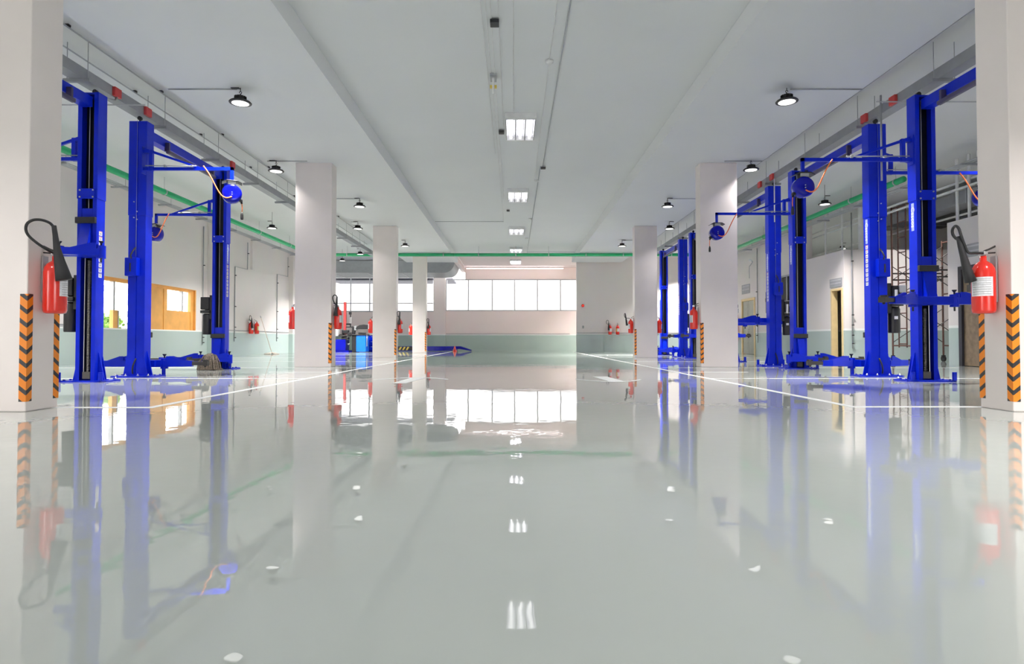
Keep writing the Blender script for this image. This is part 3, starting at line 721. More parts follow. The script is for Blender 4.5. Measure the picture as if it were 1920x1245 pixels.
LAMPS = [(-4.33, 9.6, 4.35, 'round black lamp nearest the camera on the window side of the ceiling'),
         (-5.28, 13.5, 4.35, 'round black lamp between blue reel and second column on the window side'),
         (-4.33, 17.1, 4.35, 'round black lamp just inside the second column, window side, upper of two'),
         (-5.25, 20.5, 4.35, 'round black lamp just inside the second column, window side, lower of two'),
         (-8.1, 20.4, 4.35, 'round black lamp near the green pipe of the window wall'),
         (-4.33, 24.3, 4.35, 'round black lamp above the fourth column on the window side'),
         (-6.7, 26.6, 4.35, 'round black lamp before the large grey duct'),
         (4.33, 9.6, 4.37, 'round lamp nearest the camera on the office side of the ceiling'),
         (5.28, 13.5, 4.38, 'round black lamp beside the top of the second column, office side'),
         (4.33, 17.1, 4.35, 'round black lamp inside the second column, office side, upper of two'),
         (5.25, 20.5, 4.35, 'round black lamp inside the second column, office side, lower of two'),
         (8.6, 16.8, 4.35, 'round black lamp near the green pipe of the office side'),
         (4.33, 24.3, 4.35, 'round black lamp close to the end wall'),
         (-4.33, 2.0, 4.35, 'round black lamp over the entrance, window side'), (4.33, 2.0, 4.35, 'round black lamp over the entrance, office side'),
         (-8.1, 13.2, 4.35, 'round black lamp hidden above the window, behind a blue post'), (8.6, 9.6, 4.35, 'round black lamp hidden above the brown door'),
         (-8.1, 6.0, 4.35, 'round black lamp over the near bay by the window wall'), (8.5, 30.3, 4.35, 'round black lamp throwing a bright patch on the end wall'),
         (-8.1, 28.8, 4.35, 'round black lamp over the tyre machine'),
         (11.5, 16.9, 4.35, 'added round black lamp lighting the alcove over the brown scaffold'), (13.5, 25.0, 4.35, 'added round black lamp lighting the dark space deep above the offices'),  # both added to light the dark alcove and the space above the offices
         (5.3, 33.4, 4.65, 'added round black lamp in the end bay, hidden behind the end wall'), (8.0, 33.4, 4.65, 'added round black lamp in the end bay, deepest behind the end wall')]  # unseen pair added to brighten the back wall of the end bay
for i, (x, y, z, l) in enumerate(LAMPS):
    o = hp if i == 0 else copy_tree(hp)
    zz = z if abs(x) < 5.6 else z + 0.0
    o.location = (x, y, zz); o['label'] = l; o.rotation_euler = (0, 0, 0 if x < 0 else PI)
    top = (ZB if abs(x) < 5.5 else ZC) - zz
    la = bpy.data.lights.new('lamp_light', 'AREA'); la.shape = 'DISK'; la.size = .29; la.energy = LAMP_W * (LW[i] if i < len(LW) else 1.0); la.spread = R(115); la.color = (1, .97, .94)
    lo = bpy.data.objects.new('lamp_light', la); C.objects.link(lo); lo.parent = o; lo.location = (0, 0, -.008)
    if top > .26:
        b = MB(); b.cyl((0, 0, .24), (0, 0, top-.001), .006, n=6); b.build('drop_rod', DSTEEL, o)

def troffer_proto():
    o = thing('troffer_light', 'x', 'ceiling light', (0,0,0), 0, 'three-tube ceiling lights along the aisle')
    W, Lh, H = .30, .70, .10
    b = MB()
    b.bx(-W, W, -Lh, Lh, -.012, -.001); b.bx(-W, -W+.012, -Lh, Lh, -H, -.012); b.bx(W-.012, W, -Lh, Lh, -H, -.012)
    b.bx(-W+.012, W-.012, -Lh, -Lh+.10, -H, -.012); b.bx(-W+.012, W-.012, Lh-.10, Lh, -H, -.012)
    b.build('light_housing', WHITE, o)
    for x in (-.19, 0, .19):
        b = MB(); pr = [(x-.088, -H+.004), (x-.075, -.03), (x-.03, -.016), (x+.03, -.016), (x+.075, -.03), (x+.088, -H+.004), (x+.084, -H+.004), (x+.07, -.034), (x+.03, -.020), (x-.03, -.020), (x-.07, -.034), (x-.084, -H+.004)]
        b.prism(pr, -Lh+.101, Lh-.101, 'y'); b.build('reflector', REFL, o)
        b = MB(); b.cyl((x, -Lh+.14, -.055), (x, Lh-.14, -.055), .026, n=12); b.build('tube_lamp', TUBE, o)
    return o
tp = troffer_proto()
for i, (y, x, l) in enumerate([(12.15, .135, 'nearest three-tube ceiling light, largest in the row'), (17.9, .125, 'second three-tube ceiling light from the camera'), (23.7, .11, 'third three-tube ceiling light from the camera'),
                               (28.75, .11, 'fourth three-tube ceiling light, just above the green pipe'), (33.0, .11, 'farthest three-tube ceiling light, below the green pipe'), (6.3, .14, 'three-tube ceiling light above the near columns')]):
    o = tp if i == 0 else copy_tree(tp)
    o.location = (x, y, ZC); o['label'] = l
    if y > 32 or y < 8:
        for ch in o.children:
            if ch.name.startswith('tube_lamp'): ch.data = ch.data.copy(); ch.data.materials[0] = TUBE2
# ------------------------------------------------------------------ trays, pipes and conduits
def tray(label, x, y0, y1, z, n, s):
    o = thing('cable_tray', label, 'cable tray', (0,0,0), 0, 'grey cable trays over the lifts')
    b = MB(); b.bx(x-.10, x+.10, y0, y1, z, z+.16); b.build('trunking', TRAY, o)
    for k in range(n):
        y = y0 + 1.0 + (y1-y0-2)*k/(n-1)
        b = MB(); b.bx(x-.19, x+.19, y-.03, y+.03, z-.045, z-.001); b.build('support_bracket', TRAY, o)
        for dx in (-.15, .15):
            b = MB(); b.cyl((x+dx, y, z-.001), (x+dx, y, ZC-.001), .006, n=6); b.build('hanger_rod', ZINC, o)
    return o
tray('grey cable tray with red boxes above the window-side lifts', -6.28, -2, 27.2, 4.36, 15, -1)
tray('grey cable tray with red boxes above the office-side lifts', 6.2, -2, 27.2, 4.36, 15, 1)
def redbox(x, y, z, label, cable=None):
    o = thing('junction_box', label, 'junction box', (x, y, z), 0, 'red junction boxes on the cable trays')
    b = MB(); b.box((0, 0, 0), (.05, .16, .14), bev=.008); b.build('box_body', REDM, o)
    if cable: b = MB(); b.tube(cable, .014, 8); b.build('flexible_conduit', TRAY, o)
redbox(-6.155, 9.4, 4.44, 'red box with a bent grey cable above the head-height lift', [(0, 0, -.07), (.0, -.05, -.14), (-.04, -.25, -.17), (-.06, -.42, -.20)])
redbox(-6.155, 10.2, 4.44, 'small red box on the tray, right above a lift post by the window')
redbox(-6.155, 13.3, 4.44, 'red box on the tray behind the blue reel with looped hose')
redbox(6.075, 10.5, 4.44, 'red box with a bent grey cable above the lift before the doorway', [(0, 0, -.07), (.04, -.08, -.12), (.10, -.16, -.14), (.10, -.2, -.22)])
redbox(6.075, 9.7, 4.44, 'small red box on the tray nearest the scaffold')
redbox(6.075, 14.3, 4.44, 'red box on the tray above the lift before the grey door')
redbox(6.075, 15.0, 4.44, 'second red box on the tray above the lift before the grey door')

def pipe(name, label, cat, pts, r, m, n=8, group=None, clips=None):
    o = thing(name, label, cat, (0,0,0), 0, group)
    b = MB(); b.tube(pts, r, n); b.build('pipe_run', m, o)
    if clips:
        for c in clips:
            b = MB(); c(b); b.build('pipe_clip', ZINC, o)
    return o
def ring(x, y, z, r, ax):
    d = Vector((1, 0, 0)) if ax == 'x' else Vector((0, 1, 0))
    return lambda b: (b.cyl(Vector((x, y, z))-d*.02, Vector((x, y, z))+d*.02, r+.012, n=14), b.cyl((x, y, z+r), (x, y, (ZB if 2.86 < abs(x) < 5.5 else ZC)-.002), .006, n=6))
PR = .075
pipe('green_pipe', 'green overhead pipe along the window wall', 'pipe', [(-9.2, -5, 4.5), (-9.2, 27.6, 4.5), (-9.14, 27.76, 4.5), (-9.0, 27.8, 4.5), (-2.7, 27.8, 4.5)], PR, GREEN, 14, 'green overhead pipes',
     [ring(-9.2, y, 4.5, PR, 'y') for y in (7, 10, 13, 16, 19, 22, 25)] + [ring(x, 27.8, 4.5, PR, 'x') for x in (-7.6, -5.9, -3.2)])
pipe('green_pipe', 'green overhead pipe crossing the aisle in front of the pink end bay', 'pipe', [(-2.69, 27.8, 4.5), (9.3, 27.8, 4.5)], PR, GREEN, 14, 'green overhead pipes', [ring(x, 27.8, 4.5, PR, 'x') for x in (-1.6, .1, 1.6, 3.3, 5.0, 7.2)])
pipe('green_pipe', 'green overhead pipe along the office side, cut off before the scaffold', 'pipe', [(9.44, 14.7, 4.5), (9.44, 27.8, 4.5)], PR, GREEN, 14, 'green overhead pipes', [ring(9.44, y, 4.5, PR, 'y') for y in (15, 17, 20, 23, 26)])
def rail(label, x, y0, y1, z):
    o = thing('conduit_rack', label, 'conduit rack', (0,0,0), 0, 'conduit racks along the long walls')
    for dx in (-.09, 0, .10):
        b = MB(); b.tube([(x+dx, y0, z), (x+dx, y1, z)], .022, 8); b.build('conduit', ZINC, o)
    k = y0+1
    while k < y1:
        b = MB(); b.bx(x-.2, x+.2, k-.02, k+.02, z-.06, z-.023); b.cyl((x+.17, k, z-.03), (x+.17, k, ZC-.001), .006, n=6); b.build('support_bracket', ZINC, o)
        k += 2.1
rail('grey conduit rack along the top of the window wall', -10.2, 0, 31, 4.6)
rail('grey conduit rack along the top of the office side', 9.92, 8, 31, 4.47)
def cond(label, pts, r=.012, m=ZINC, clips=(), grp='thin grey wall and ceiling conduits'):
    o = thing('conduit', label, 'conduit', (0,0,0), 0, grp)
    b = MB(); b.tube(pts, r, 6); b.build('pipe_run', m, o)
    for c in clips:
        b = MB(); b.box(c, (.05, .05, .03)); b.build('pipe_clip', DSTEEL, o)
    return o
WX = XL+.06
cond('vertical conduit with taps on the window wall, beside the orange frame', [(XL+.03, 21.15, 4.55), (XL+.03, 21.15, .45)], .016, ZINC, [(XL+.06, 21.15, z) for z in (3.2, 1.9, 1.15, .7, .52)])
cond('cranked conduit on the window wall, nearest the second pair of extinguishers', [(WX, 24.6, 4.55), (WX, 24.6, 3.46), (WX, 23.5, 3.44), (WX, 23.5, .55)], .016, ZINC, [(WX+.03, 24.6, 4.1), (WX+.03, 23.5, 3.1), (WX+.03, 23.5, 1.9), (WX+.03, 23.5, 1.1), (WX+.03, 23.5, .7)])
cond('cranked conduit on the window wall, behind the leaning mop', [(WX, 29.0, 4.55), (WX, 29.0, 3.62), (WX, 27.7, 3.6), (WX, 27.7, .55)], .016, ZINC, [(WX+.03, 29.0, 4.1), (WX+.03, 27.7, 3.2), (WX+.03, 27.7, 1.9), (WX+.03, 27.7, 1.1), (WX+.03, 27.7, .7)])
cond('vertical conduit with taps beside the open cream-framed doorway', [(BX+.22, BY-.03, 4.4), (BX+.22, BY-.03, .35)], .018, ZINC, [(BX+.22, BY-.06, z) for z in (2.95, 1.35, 1.05, .75, .5)])
cond('vertical conduit beside the closed grey door', [(XR-.03, 25.2, 4.4), (XR-.03, 25.2, .5)], .016, ZINC, [(XR-.06, 25.2, z) for z in (2.6, 1.2, .8)])
cond('small dark hook rail on the white office front', [(BX+.75, BY-.02, 1.76), (BX+1.15, BY-.02, 1.76)], .012, DSTEEL)
# ceiling conduits
for k, (x, y0, y1) in enumerate([(-.42, -4, 14), (-.36, -4, 22), (-.30, -4, 18.5), (-.20, -4, 12.2), (.0, -4, 12), (.55, -4, 16.2), (.72, -4, 15), (.66, 15, 30)]):
    cond('thin ceiling conduit running along the aisle, ' + ['outermost of the window-side bundle', 'longest of the window-side bundle', 'third of the window-side bundle', 'innermost of the window-side bundle', 'ending at the nearest tube light', 'through the smoke detectors', 'the darkest one, nearest the camera', 'continuing towards the green pipe'][k], [(x, y0, ZC-.012), (x, y1, ZC-.012)], .007 if k < 6 else .010, WHITE if k < 6 else ZINC)
cond('thin conduit crossing the ceiling to the window-side beam', [(-.36, 22, ZC-.012), (-2.84, 22, ZC-.012)], .008, ZINC)
cond('thin conduit crossing the ceiling to the office-side beam', [(.66, 29.6, ZC-.012), (2.98, 29.6, ZC-.012)], .008, ZINC)
for y, xa, xb, l in ((9.6, -8.5, -4.4, 'nearest lamp on the window side'), (13.5, -6.4, -4.6, 'lamp beside the second column, window side'), (17.1, -6.0, -4.4, 'upper lamp inside the second column, window side'), (20.5, -6.4, -5.3, 'lower lamp, window side'),
                     (9.6, 4.4, 8.5, 'nearest lamp on the office side'), (13.5, 4.7, 6.1, 'lamp beside the second column, office side'), (17.1, 4.4, 6.0, 'upper lamp inside the second column, office side'), (24.3, 4.4, 5.6, 'lamp by the end wall')):
    z = ZB-.012
    xs = max(-5.49, xa) if xa < 0 else xa; xe = min(5.54, xb)
    cond('thin conduit feeding the ' + l, [(xs, y+.03, z), (xe, y+.03, z)], .009, ZINC)
for x, l in ((-6.05, 'window'), (-6.5, 'window'), (5.9, 'office')):
    cond('sprinkler line on the ceiling above the %s-side tray, %s' % (l, 'inner' if abs(x) < 6.3 else 'outer'), [(x, -3, ZC-.05), (x, 27, ZC-.05)], .012, ZINC, [(x, y, ZC-.03) for y in (6, 8.2, 10.4, 12.6, 15, 18, 21)])
cond('white drop pipe in front of the bright blue post', [(6.05, 14.1, 4.35), (6.05, 14.1, 3.34)], .014, WHITE)
cond('steel drop pipe before the lift post at the doorway', [(6.0, 9.9, 4.6), (6.0, 9.9, 3.2)], .016, ZINC)
cond('thin cross conduit above the lift before the scaffold', [(5.6, 9.35, 4.28), (9.3, 9.35, 4.28)], .010, ZINC)
cond('thin cross conduit above the window-side lifts', [(-9.3, 9.45, 4.27), (-5.75, 9.45, 4.27)], .010, ZINC)

def boxlet(name, label, cat, c, d, m, grp=None):
    b = MB(); b.box((0, 0, 0), d, bev=min(d)*.12); o = b.build(name, m, None, c); return tag(o, label, cat, grp)
boxlet('ceiling_sensor', 'square black ceiling box nearest the camera', 'ceiling box', (-.255, 8.1, ZC-.05), (.12, .14, .05), DARK, 'small ceiling boxes')
boxlet('ceiling_sensor', 'small dark ceiling box beside the nearest tube light', 'ceiling box', (-.25, 12.4, ZC-.05), (.11, .12, .05), DSTEEL, 'small ceiling boxes')
boxlet('ceiling_sensor', 'small dark ceiling box at the end of the dark conduit', 'ceiling box', (.73, 15.0, ZC-.05), (.12, .10, .04), DSTEEL, 'small ceiling boxes')
boxlet('ceiling_sensor', 'tiny dark ceiling box short of the third tube light', 'ceiling box', (-.18, 20.0, ZC-.04), (.10, .10, .04), DSTEEL, 'small ceiling boxes')
o = thing('hanging_tube', 'white hanging tube with a yellow box below the ceiling', 'hanging tube', (-.33, 9.85, ZC))
b = MB(); b.bx(-.05, .05, -.12, .12, -.05, -.001); b.build('base_box', ZINC, o)
b = MB(); b.cyl((0, -.05, -.05), (.0, .0, -.30), .02, n=12); b.build('tube', WHITE, o)
b = MB(); b.box((0, .02, -.17), (.11, .06, .035)); b.build('yellow_box', YPAPER, o)
for y, x, l in ((9.3, .55, 'white smoke detector nearest the camera'), (16.3, .62, 'white smoke detector before the second tube light'), (21.5, .58, 'white smoke detector before the third tube light'), (25.6, .55, 'white smoke detector before the fourth tube light')):
    b = MB(); b.lathe([(0, -.055), (.035, -.055), (.06, -.035), (.065, -.001), (0, -.001)], n=20); tag(b.build('smoke_detector', WHITE, None, (x, y, ZC)), l, 'smoke detector', 'smoke detectors on the aisle ceiling')

# ------------------------------------------------------------------ end bay: duct, machines, ramp
o = thing('air_duct', 'large grey duct with a rounded end hanging before the far windows', 'duct', (0,0,0))
b = MB()
poly = [(-10.5, 4.10), (-3.60, 4.10)] + [(-3.60 + .54*math.sin(t), 4.10 + .58*(1-math.cos(t))) for t in [R(10*k) for k in range(1, 10)]] + [(-3.06, 4.97), (-10.5, 4.97)]
b.prism(poly, 31.6, 34.25, 'y'); b.build('duct_body', DUCT, o)
b = MB()
for x in (-9.4, -7.6, -5.8): b.bx(x-.03, x+.03, 31.58, 34.25, 4.08, 4.102)
b.build('duct_flange', ZINC, o)
b = MB(); b.bx(-10.5, -3.2, 31.585, 31.602, 4.74, 4.76); b.build('duct_seam', DSTEEL, o)

# tyre changer
TX, TY = -8.62, 31.0
o = thing('tyre_changer', 'tyre changing machine with a red column beside the second column', 'tyre changer', (TX, TY, 0))
b = MB(); b.box((-.12, 0, .36), (.62, .75, .55), bev=.02); b.bx(-.4, .35, -.35, .35, 0, .09); b.build('base_cabinet', BLUE2, o)
b = MB(); b.bx(-.06, .06, .15, .30, .6, 2.55, bev=.01); b.build('column_post', REDM, o)
b = MB(); b.cyl((.08, -.1, .80), (.08, -.1, .86), .30, n=24); b.cyl((.08, -.1, .62), (.08, -.1, .80), .10, n=16)
for k in range(4):
    M = Matrix.Translation((.08, -.1, .88)) @ Matrix.Rotation(k*PI/2+.4, 4, 'Z'); b.box((.2, 0, 0), (.14, .06, .05), M=M)
b.build('turntable', DSTEEL, o)
b = MB(); b.bx(-.12, -.02, .12, .3, .55, 1.1); b.bx(-.04, .30, .18, .26, 1.38, 1.46); b.cyl((.28, .2, 1.25), (.28, .2, 1.9), .03, n=10); b.box((.27, .2, 1.98), (.12, .12, .14), bev=.02); b.box((.24, .12, 1.27), (.34, .10, .05), bev=.01)
b.build('mount_arm', BLACK, o)
b = MB(); b.cyl((.28, .2, 1.46), (.28, .2, 1.78), .06, n=14); b.build('air_cylinder', STEEL, o)
b = MB(); b.box((.12, -.1, 1.02), (.34, .25, .2), bev=.03); b.box((.36, -.2, .92), (.16, .1, .16), bev=.02); b.box((.14, -.2, .70), (.36, .3, .12), bev=.03); b.build('bead_breaker', BLACK, o)
b = MB(); b.tube([(.28, -.3, .42), (.33, -.38, .38), (.40, -.4, .44)], .025, 8); b.build('pedal', STEEL, o)
b = MB(); b.box((-.33, .0, .98), (.16, .3, .34), bev=.02); b.build('air_tank', WHITE, o)
# wheel balancer
o = thing('wheel_balancer', 'bright blue wheel balancer with an arched black hood', 'wheel balancer', (-7.72, 31.0, 0))
b = MB(); b.bx(-.18, .30, -.35, .35, .02, .84, bev=.015); b.build('cabinet', BLUEB, o)
b = MB(); b.bx(-.40, -.18, -.33, .35, 0, .84, bev=.02); b.bx(-.37, -.22, -.345, -.33, .14, .30); b.bx(-.37, -.22, -.345, -.33, .52, .70); b.build('side_panel', BLACK, o)
b = MB(); b.bx(-.42, .33, -.38, .36, .84, .90, bev=.015); b.cyl((-.1, -.2, .95), (.28, -.2, .95), .05, n=14); b.build('weight_tray', BLACK, o)
b = MB(); b.prism([(-.46, .90), (-.34, .90), (-.30, 1.20), (-.46, 1.32)], -.1, .1, 'y'); b.build('display_post', BLACK, o)
b = MB(); b.bx(-.34, -.22, -.14, .1, 1.1, 1.34, bev=.02); b.build('display', ZINC, o)
b = MB()
out = [(-.22+.62*(1-math.cos(t))*.62, 1.14+.26*math.sin(t)) for t in [R(15*k) for k in range(0, 13)]]
poly = out + [(.5, 1.16), (.3, 1.22), (0, 1.21), (-.15, 1.14)]
b.prism([(-.22, 1.16), (-.16, 1.28), (-.02, 1.36), (.2, 1.39), (.42, 1.36), (.52, 1.28), (.52, 1.18), (.1, 1.16)], -.35, .05, 'y'); b.build('wheel_hood', BLACK, o)
b = MB(); b.tube([(.34, -.3, .86), (.36, -.34, .6), (.36, -.34, .3)], .02); b.build('measuring_arm', STEEL, o)
# cabinet behind
o = thing('tool_cabinet', 'dark blue cabinet half hidden behind the wheel balancer', 'cabinet', (-7.35, 32.0, 0))
b = MB(); b.bx(-.2, .5, -.3, .3, 0, .85, bev=.01); b.build('body', BLUE2, o)
for k in range(3):
    b = MB(); b.bx(-.17, .47, -.315, -.3, .08+k*.26, .30+k*.26); dr = b.build('drawer', BLUE, o)
    b = MB(); b.bx(-.05, .35, -.33, -.315, .25+k*.26, .27+k*.26); b.build('handle', STEEL, dr)
b = MB(); b.bx(-.22, .52, -.32, .31, .85, .89); b.build('worktop', ZINC, o)
# low blue ramp
o = thing('ramp_lift', 'long low blue ramp with hazard stripes on the floor before the windows', 'ramp lift', (0, 33.6, 0))
b = MB(); b.bx(-7.6, -3.35, -.3, .3, .02, .27, bev=.008); b.build('platform', BLUE2, o)
b = MB(); b.prism([(-3.35, .27), (-2.9, .27), (-2.3, .07), (-2.3, .02), (-2.95, .12), (-3.35, .10)], -.3, .3, 'y'); b.bx(-3.2, -3.1, -.28, .28, .0, .2); b.build('approach_ramp', BLUE2, o)
b = MB()
b.bx(-6.3, -5.5, -.306, -.3, .05, .25, mi=0)
for k in range(3): b.prism([(-6.28+k*.2, .06), (-6.18+k*.2, .06), (-6.08+k*.2, .24), (-6.18+k*.2, .24)], -.310, -.306, 'y', mi=1)
b.build('hazard_panel', [BLACK, YPAPER], o)
b = MB(); b.lathe([(0, 0), (.13, 0), (.13, .02), (.10, .025), (.03, .28), (0, .28)], n=16); b.lathe([(.072, .12), (.074, .12), (.056, .18), (.054, .18)], n=16, mi=1)
tag(b.build('traffic_cone', [RED, WHITE], None, (-3.15, 32.7, 0)), 'small red and white cone by the end of the low blue ramp', 'cone')

# mop and rag
o = thing('mop', 'pale mop leaning against the window wall', 'mop', (-10.45, 26.35, 0))
b = MB(); b.tube([(0.02, .02, .05), (-.27, -.5, 1.62)], .013, 8); b.build('handle', mat('mop_handle', (.75, .62, .52), .5), o)
b = MB(); b.tube([(-.258, -.477, 1.55), (-.272, -.503, 1.63)], .018, 8); b.build('grip', ZINC, o)
b = MB(); rnd = random.Random(3)
for k in range(60):
    a = rnd.random()*6.28; r = .12+rnd.random()*.22
    b.tube([(.02, .02, .08), (.02+.5*r*math.cos(a), .02+.5*r*math.sin(a), .05), (.02+r*math.cos(a), .02+r*math.sin(a), .012)], .012, 5)
b.build('mop_head', mat('mop_yarn', (.78, .70, .62), .9), o)
def rag(label, x, y, z):
    bm = MB(); n, m = 30, 12; rnd = random.Random(5); vs = []
    for j in range(m):
        t = j/(m-1)
        for i in range(n):
            w = 2*PI*i/n
            rr = .84*(.06 + .17*math.sin(min(1, t*1.25)*PI/2) + .03*t) * (1 + .24*math.sin(w*6+t*3)*t + .10*math.sin(w*13+t*5))
            zz = (1-t)**.8*.36 + .02*math.sin(w*9)*(1-t)
            vs.append((rr*math.cos(w)*1.05, rr*math.sin(w)*.9, max(.002, zz+rnd.uniform(-.008, .008))))
    fs = [(j*n+i, j*n+(i+1) % n, (j+1)*n+(i+1) % n, (j+1)*n+i) for j in range(m-1) for i in range(n)] + [tuple(range(n))]
    vs = [(p[0]*.72, p[1]*.72, p[2]*.9) for p in vs]
    bm._add(vs, fs, 0, True)
    for k in range(150):
        w = rnd.random()*6.28; r0 = rnd.random()*.05; r1 = .10 + rnd.random()*.09; top = .33 - r0*.6; e = rnd.uniform(0, .10)
        c, q = math.cos(w), math.sin(w); c2, q2 = math.cos(w+rnd.uniform(-.25, .25)), math.sin(w+rnd.uniform(-.25, .25))
        bm.tube([(r0*c, r0*q, top), (r1*.62*c, r1*.62*q, top-.03), (r1*c2, r1*q2, .17), (r1*1.12*c2, r1*1.12*q2, .012+e*.3), (r1*1.3*c, r1*1.3*q, .010)], .0075, 5)
    return tag(bm.build('mop_rag', RAG, None, (x, y, z)), label, 'rag')
rag('bundled grey-brown rag over the lowered lift arm', -6.16, 12.40, 0.0)

# scaffold in the alcove
o = thing('scaffold_tower', 'brown steel scaffold tower on casters in the alcove', 'scaffold', (0, 0, 0))
SX0, SX1, SY0, SY1 = 10.68, 12.1, 16.3, 17.2
for x, top in ((SX0, 4.35), (SX1, 3.4)):
    b = MB()
    for y in (SY0, SY1): b.cyl((x, y, .16), (x, y, top), .024, n=8)
    for z in [.5+.42*k for k in range(int((top-.5)/.42)+1)]: b.cyl((x, SY0+.28, z), (x, SY0+.62, z), .016, n=6)
    for y in (SY0+.28, SY0+.62): b.cyl((x, y, .4), (x, y, top-.05), .018, n=6)
    for z in (.45, top-.05, 1.9): b.cyl((x, SY0, z), (x, SY1, z), .02, n=6)
    b.build('end_frame', RUST, o)
for y in (SY0, SY1):
    for z0 in (.55, 1.75, 2.3):
        b = MB(); b.cyl((SX0, y-.03, z0), (SX1, y-.03, z0+.95), .011, n=6); b.cyl((SX0, y+.03, z0+.95), (SX1, y+.03, z0), .011, n=6); b.build('cross_brace', DSTEEL, o)
b = MB()
for z in (2.28, 2.46): b.bx(SX0, SX1, SY0-.02, SY0+.02, z, z+.04); b.bx(SX0, SX1, SY1-.02, SY1+.02, z, z+.04)
b.build('guard_rail', DSTEEL, o)
for x in (SX0, SX1):
    for y in (SY0, SY1):
        b = MB(); b.cyl((x-.025, y, .08), (x+.025, y, .08), .08, n=18); b.bx(x-.04, x+.04, y-.03, y+.03, .10, .18); b.build('caster', BLACK, o)

# signs, vents, small windows and wall boxes
def sign(label, x, y0, y1, z0, z1):
    o = thing('door_sign', label, 'sign', (x, (y0+y1)/2, (z0+z1)/2), 0, 'grey sign boards over the doors')
    w, h = (y1-y0)/2, (z1-z0)/2
    b = MB(); b.bx(-.015, 0, -w, w, -h, h); b.build('sign_board', SIGNG, o)
    for k in range(2):
        b = MB(); b.bx(-.018, -.015, -w*.86, w*.86, h*(.62-k*.75)-h*.12, h*(.62-k*.75)+h*.14); b.build('sign_lettering', mat('sign_white', (.55, .55, .56), .5), o)
sign('grey sign board over the closed grey door', XR-.002, 26.05, 26.95, 2.62, 3.02)
sign('grey sign board over the open cream-framed doorway', BX-.002, 18.25, 18.95, 2.22, 2.48)
sign('grey sign board over the brown door', NX-.014, 12.9, 14.2, 2.50, 2.80)
w = window('window_4', 0, 1.0, 0, 1.0, 0, [.5]); w.rotation_euler = (0, 0, PI/2); w.location = (XR-.02, 21.9, 2.0)
o = thing('wall_screen', 'narrow dark panel on the wall beside the closed grey door', 'wall panel', (XR-.002, 24.15, 2.1))
b = MB(); b.bx(-.06, 0, -.16, .16, -.42, .42, bev=.008); b.build('panel', DFRAME, o)
b = MB(); b.bx(-.065, -.06, -.12, .12, -.34, .36); b.build('glass', DARK, o)
o = thing('fire_hose_cabinet', 'red fire hose cabinet on the wall past the second column', 'cabinet', (XR-.002, 27.9, .55))
b = MB(); b.bx(-.22, 0, -.45, .45, 0, 1.2, bev=.01); b.build('body', REDM, o)
b = MB(); b.bx(-.232, -.22, -.40, .40, .06, 1.14); dr = b.build('door', REDM, o)
b = MB(); b.bx(-.245, -.232, .28, .34, .5, .66); b.build('handle', STEEL, dr)
b = MB(); b.lathe([(0, 0), (.075, 0), (.08, .02), (.07, .05), (.03, .065), (0, .065)], n=20, M=Matrix.Rotation(R(90), 4, 'X'))
tag(b.build('alarm_bell', RED, None, (3.57, 31.44, 2.38)), 'round red alarm bell on the end wall', 'alarm bell')
boxlet('wall_socket', 'small dark wall socket below the red alarm bell', 'socket', (3.58, 31.425, 1.28), (.09, .03, .14), SIGNG)
o = thing('wall_lamp_arm', 'bent grey lamp arm high on the wall above the closed grey door', 'lamp', (XR-.002, 25.9, 3.75))
b = MB(); b.tube([(0, .2, -.5), (0, .2, .0), (-.05, -.3, .15), (-.25, -.55, .18)], .02, 8); b.build('arm', ZINC, o)
b = MB(); b.lathe([(0, -.05), (.05, -.05), (.05, .04), (0, .04)], (-.26, -.56, .18), 12); b.build('lamp_head', WHITE, o)
# things inside the open doorway
o = thing('shelf_rack', 'dark wooden shelf with dark bags inside the open doorway', 'shelf', (10.75, 18.8, 0))
b = MB(); b.bx(-.02, .9, .3, .34, 0, 2.1); b.bx(-.02, .02, .0, .34, 0, 2.1); b.bx(.86, .9, .0, .34, 0, 2.1)
for z in (.1, .75, 1.35, 1.95): b.bx(0, .88, .0, .32, z, z+.03)
b.build('shelf_frame', WOOD, o)
boxlet('storage_bag', 'dark bag on the shelf inside the open doorway', 'bag', (11.05, 18.95, .90), (.45, .22, .22), DARK)
boxlet('carton', 'small tan carton on the floor inside the open doorway', 'carton', (10.25, 18.5, .09), (.3, .22, .18), TAN)

# white posts and ducts above the offices
for x, y, z0, l in ((NX+.06, 14.40, NZ, 'nearest the scaffold'), (NX+.06, 14.02, NZ, 'second from the scaffold'), (NX+.06, 13.72, NZ, 'third from the scaffold')):
    b = MB(); b.cyl((x, y, z0), (x, y, ZC-.003), .035, n=12); tag(b.build('suspension_post', WHITE), 'thin white post above the brown door room, ' + l, 'post', 'white posts above the offices')
for x, y, r, l in ((BX+.36, 19.9, .03, 'farthest back'), (BX+.36, 18.9, .03, 'above the cream door frame'), (BX+.55, BY+.06, .075, 'the thick one at the front')):
    b = MB(); b.cyl((x, y, BZ), (x, y, ZC-.003), r, n=12); tag(b.build('suspension_post', WHITE), 'white post above the office with the open doorway, ' + l, 'post', 'white posts above the offices')
def duct(label, x0, x1, y0, y1, z0, z1, m=DUCT):
    o = thing('air_duct', label, 'duct', (0,0,0), 0, 'grey ducts above the offices')
    b = MB(); b.bx(x0, x1, y0, y1, z0, z1, bev=.01); b.build('duct_body', m, o)
    k = y0+.8; b = MB()
    while k < y1: b.bx(x0-.02, x1+.02, k-.02, k+.02, z0-.02, z1+.02); k += 1.2
    b.build('duct_flange', ZINC, o)
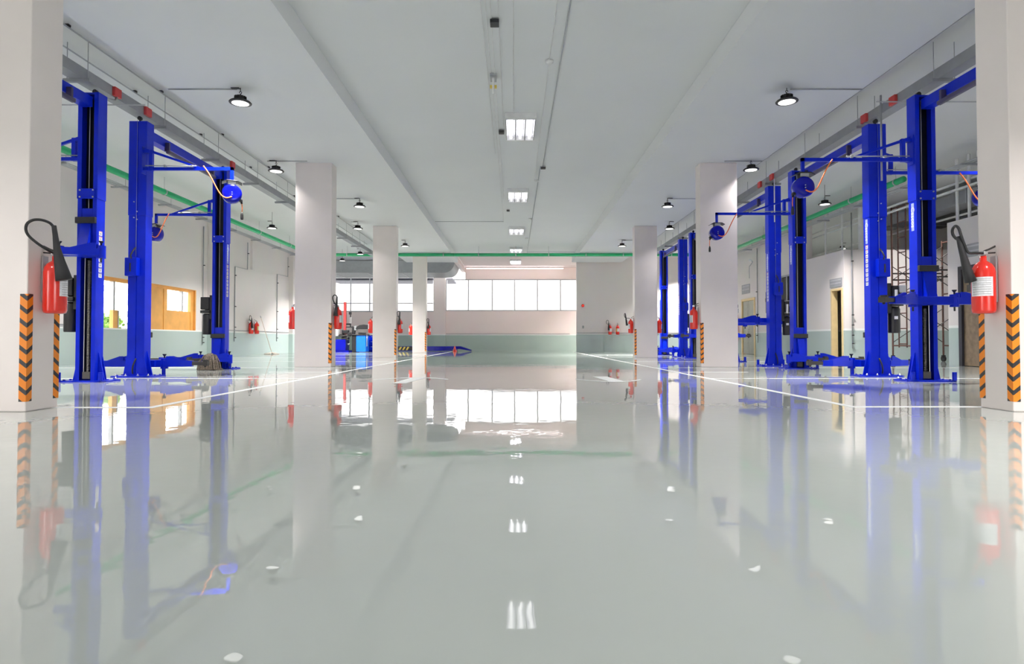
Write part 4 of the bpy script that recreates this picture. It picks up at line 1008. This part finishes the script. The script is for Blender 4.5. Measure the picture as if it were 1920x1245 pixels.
duct('flat grey duct above the office with the open doorway', 12.0, 12.6, 10.5, 20.3, 4.25, 4.6)
duct('narrow grey duct deep above the offices', 13.4, 14.2, 8, 20.2, 4.3, 4.7, mat('duct_dark', (.14, .14, .14), .6))
for k, (x, z) in enumerate(((10.45, 4.15), (10.6, 4.35), (12.5, 4.1))):
    cond('white pipe above the offices, ' + ('lowest', 'just above the lowest', 'farthest in')[k], [(x, 9.5, z), (x, 30, z)], .03, WHITE, (), 'white pipes above the offices')

# ------------------------------------------------------------------ world, camera, view
wd = bpy.data.worlds.new('World'); bpy.context.scene.world = wd; wd.use_nodes = True
nt = wd.node_tree; bg = nt.nodes['Background']
tc = nt.nodes.new('ShaderNodeTexCoord'); sp = nt.nodes.new('ShaderNodeSeparateXYZ'); rp = nt.nodes.new('ShaderNodeValToRGB')
nt.links.new(tc.outputs['Generated'], sp.inputs[0]); nt.links.new(sp.outputs['Z'], rp.inputs['Fac'])
rp.color_ramp.elements[0].position = 0.0; rp.color_ramp.elements[0].color = (1.0, 0.93, 0.90, 1)
rp.color_ramp.elements[1].position = 0.6; rp.color_ramp.elements[1].color = (0.90, 0.96, 1.0, 1)
nt.links.new(rp.outputs['Color'], bg.inputs['Color']); bg.inputs['Strength'].default_value = 9.0

cam = bpy.data.cameras.new('Camera'); co = bpy.data.objects.new('Camera', cam); C.objects.link(co)
cam.sensor_width = 36; cam.sensor_fit = 'HORIZONTAL'; cam.lens = 1145/1920*36
co.location = (0, 0, 0.6); co.rotation_euler = (R(90)+math.atan(.0211), 0, 0)
cam.shift_x = -3/1920; cam.shift_y = -8.7/1920; cam.clip_end = 300
sc = bpy.context.scene; sc.camera = co
sc.view_settings.view_transform = 'Standard'; sc.view_settings.look = 'None'; sc.view_settings.gamma = 1.0
sc.view_settings.use_curve_mapping = False
sc.view_settings.exposure = -0.30
sc.cycles.caustics_reflective = False; sc.cycles.caustics_refractive = False
sc.cycles.sample_clamp_indirect = 8.0; sc.cycles.max_bounces = 10; sc.cycles.diffuse_bounces = 6
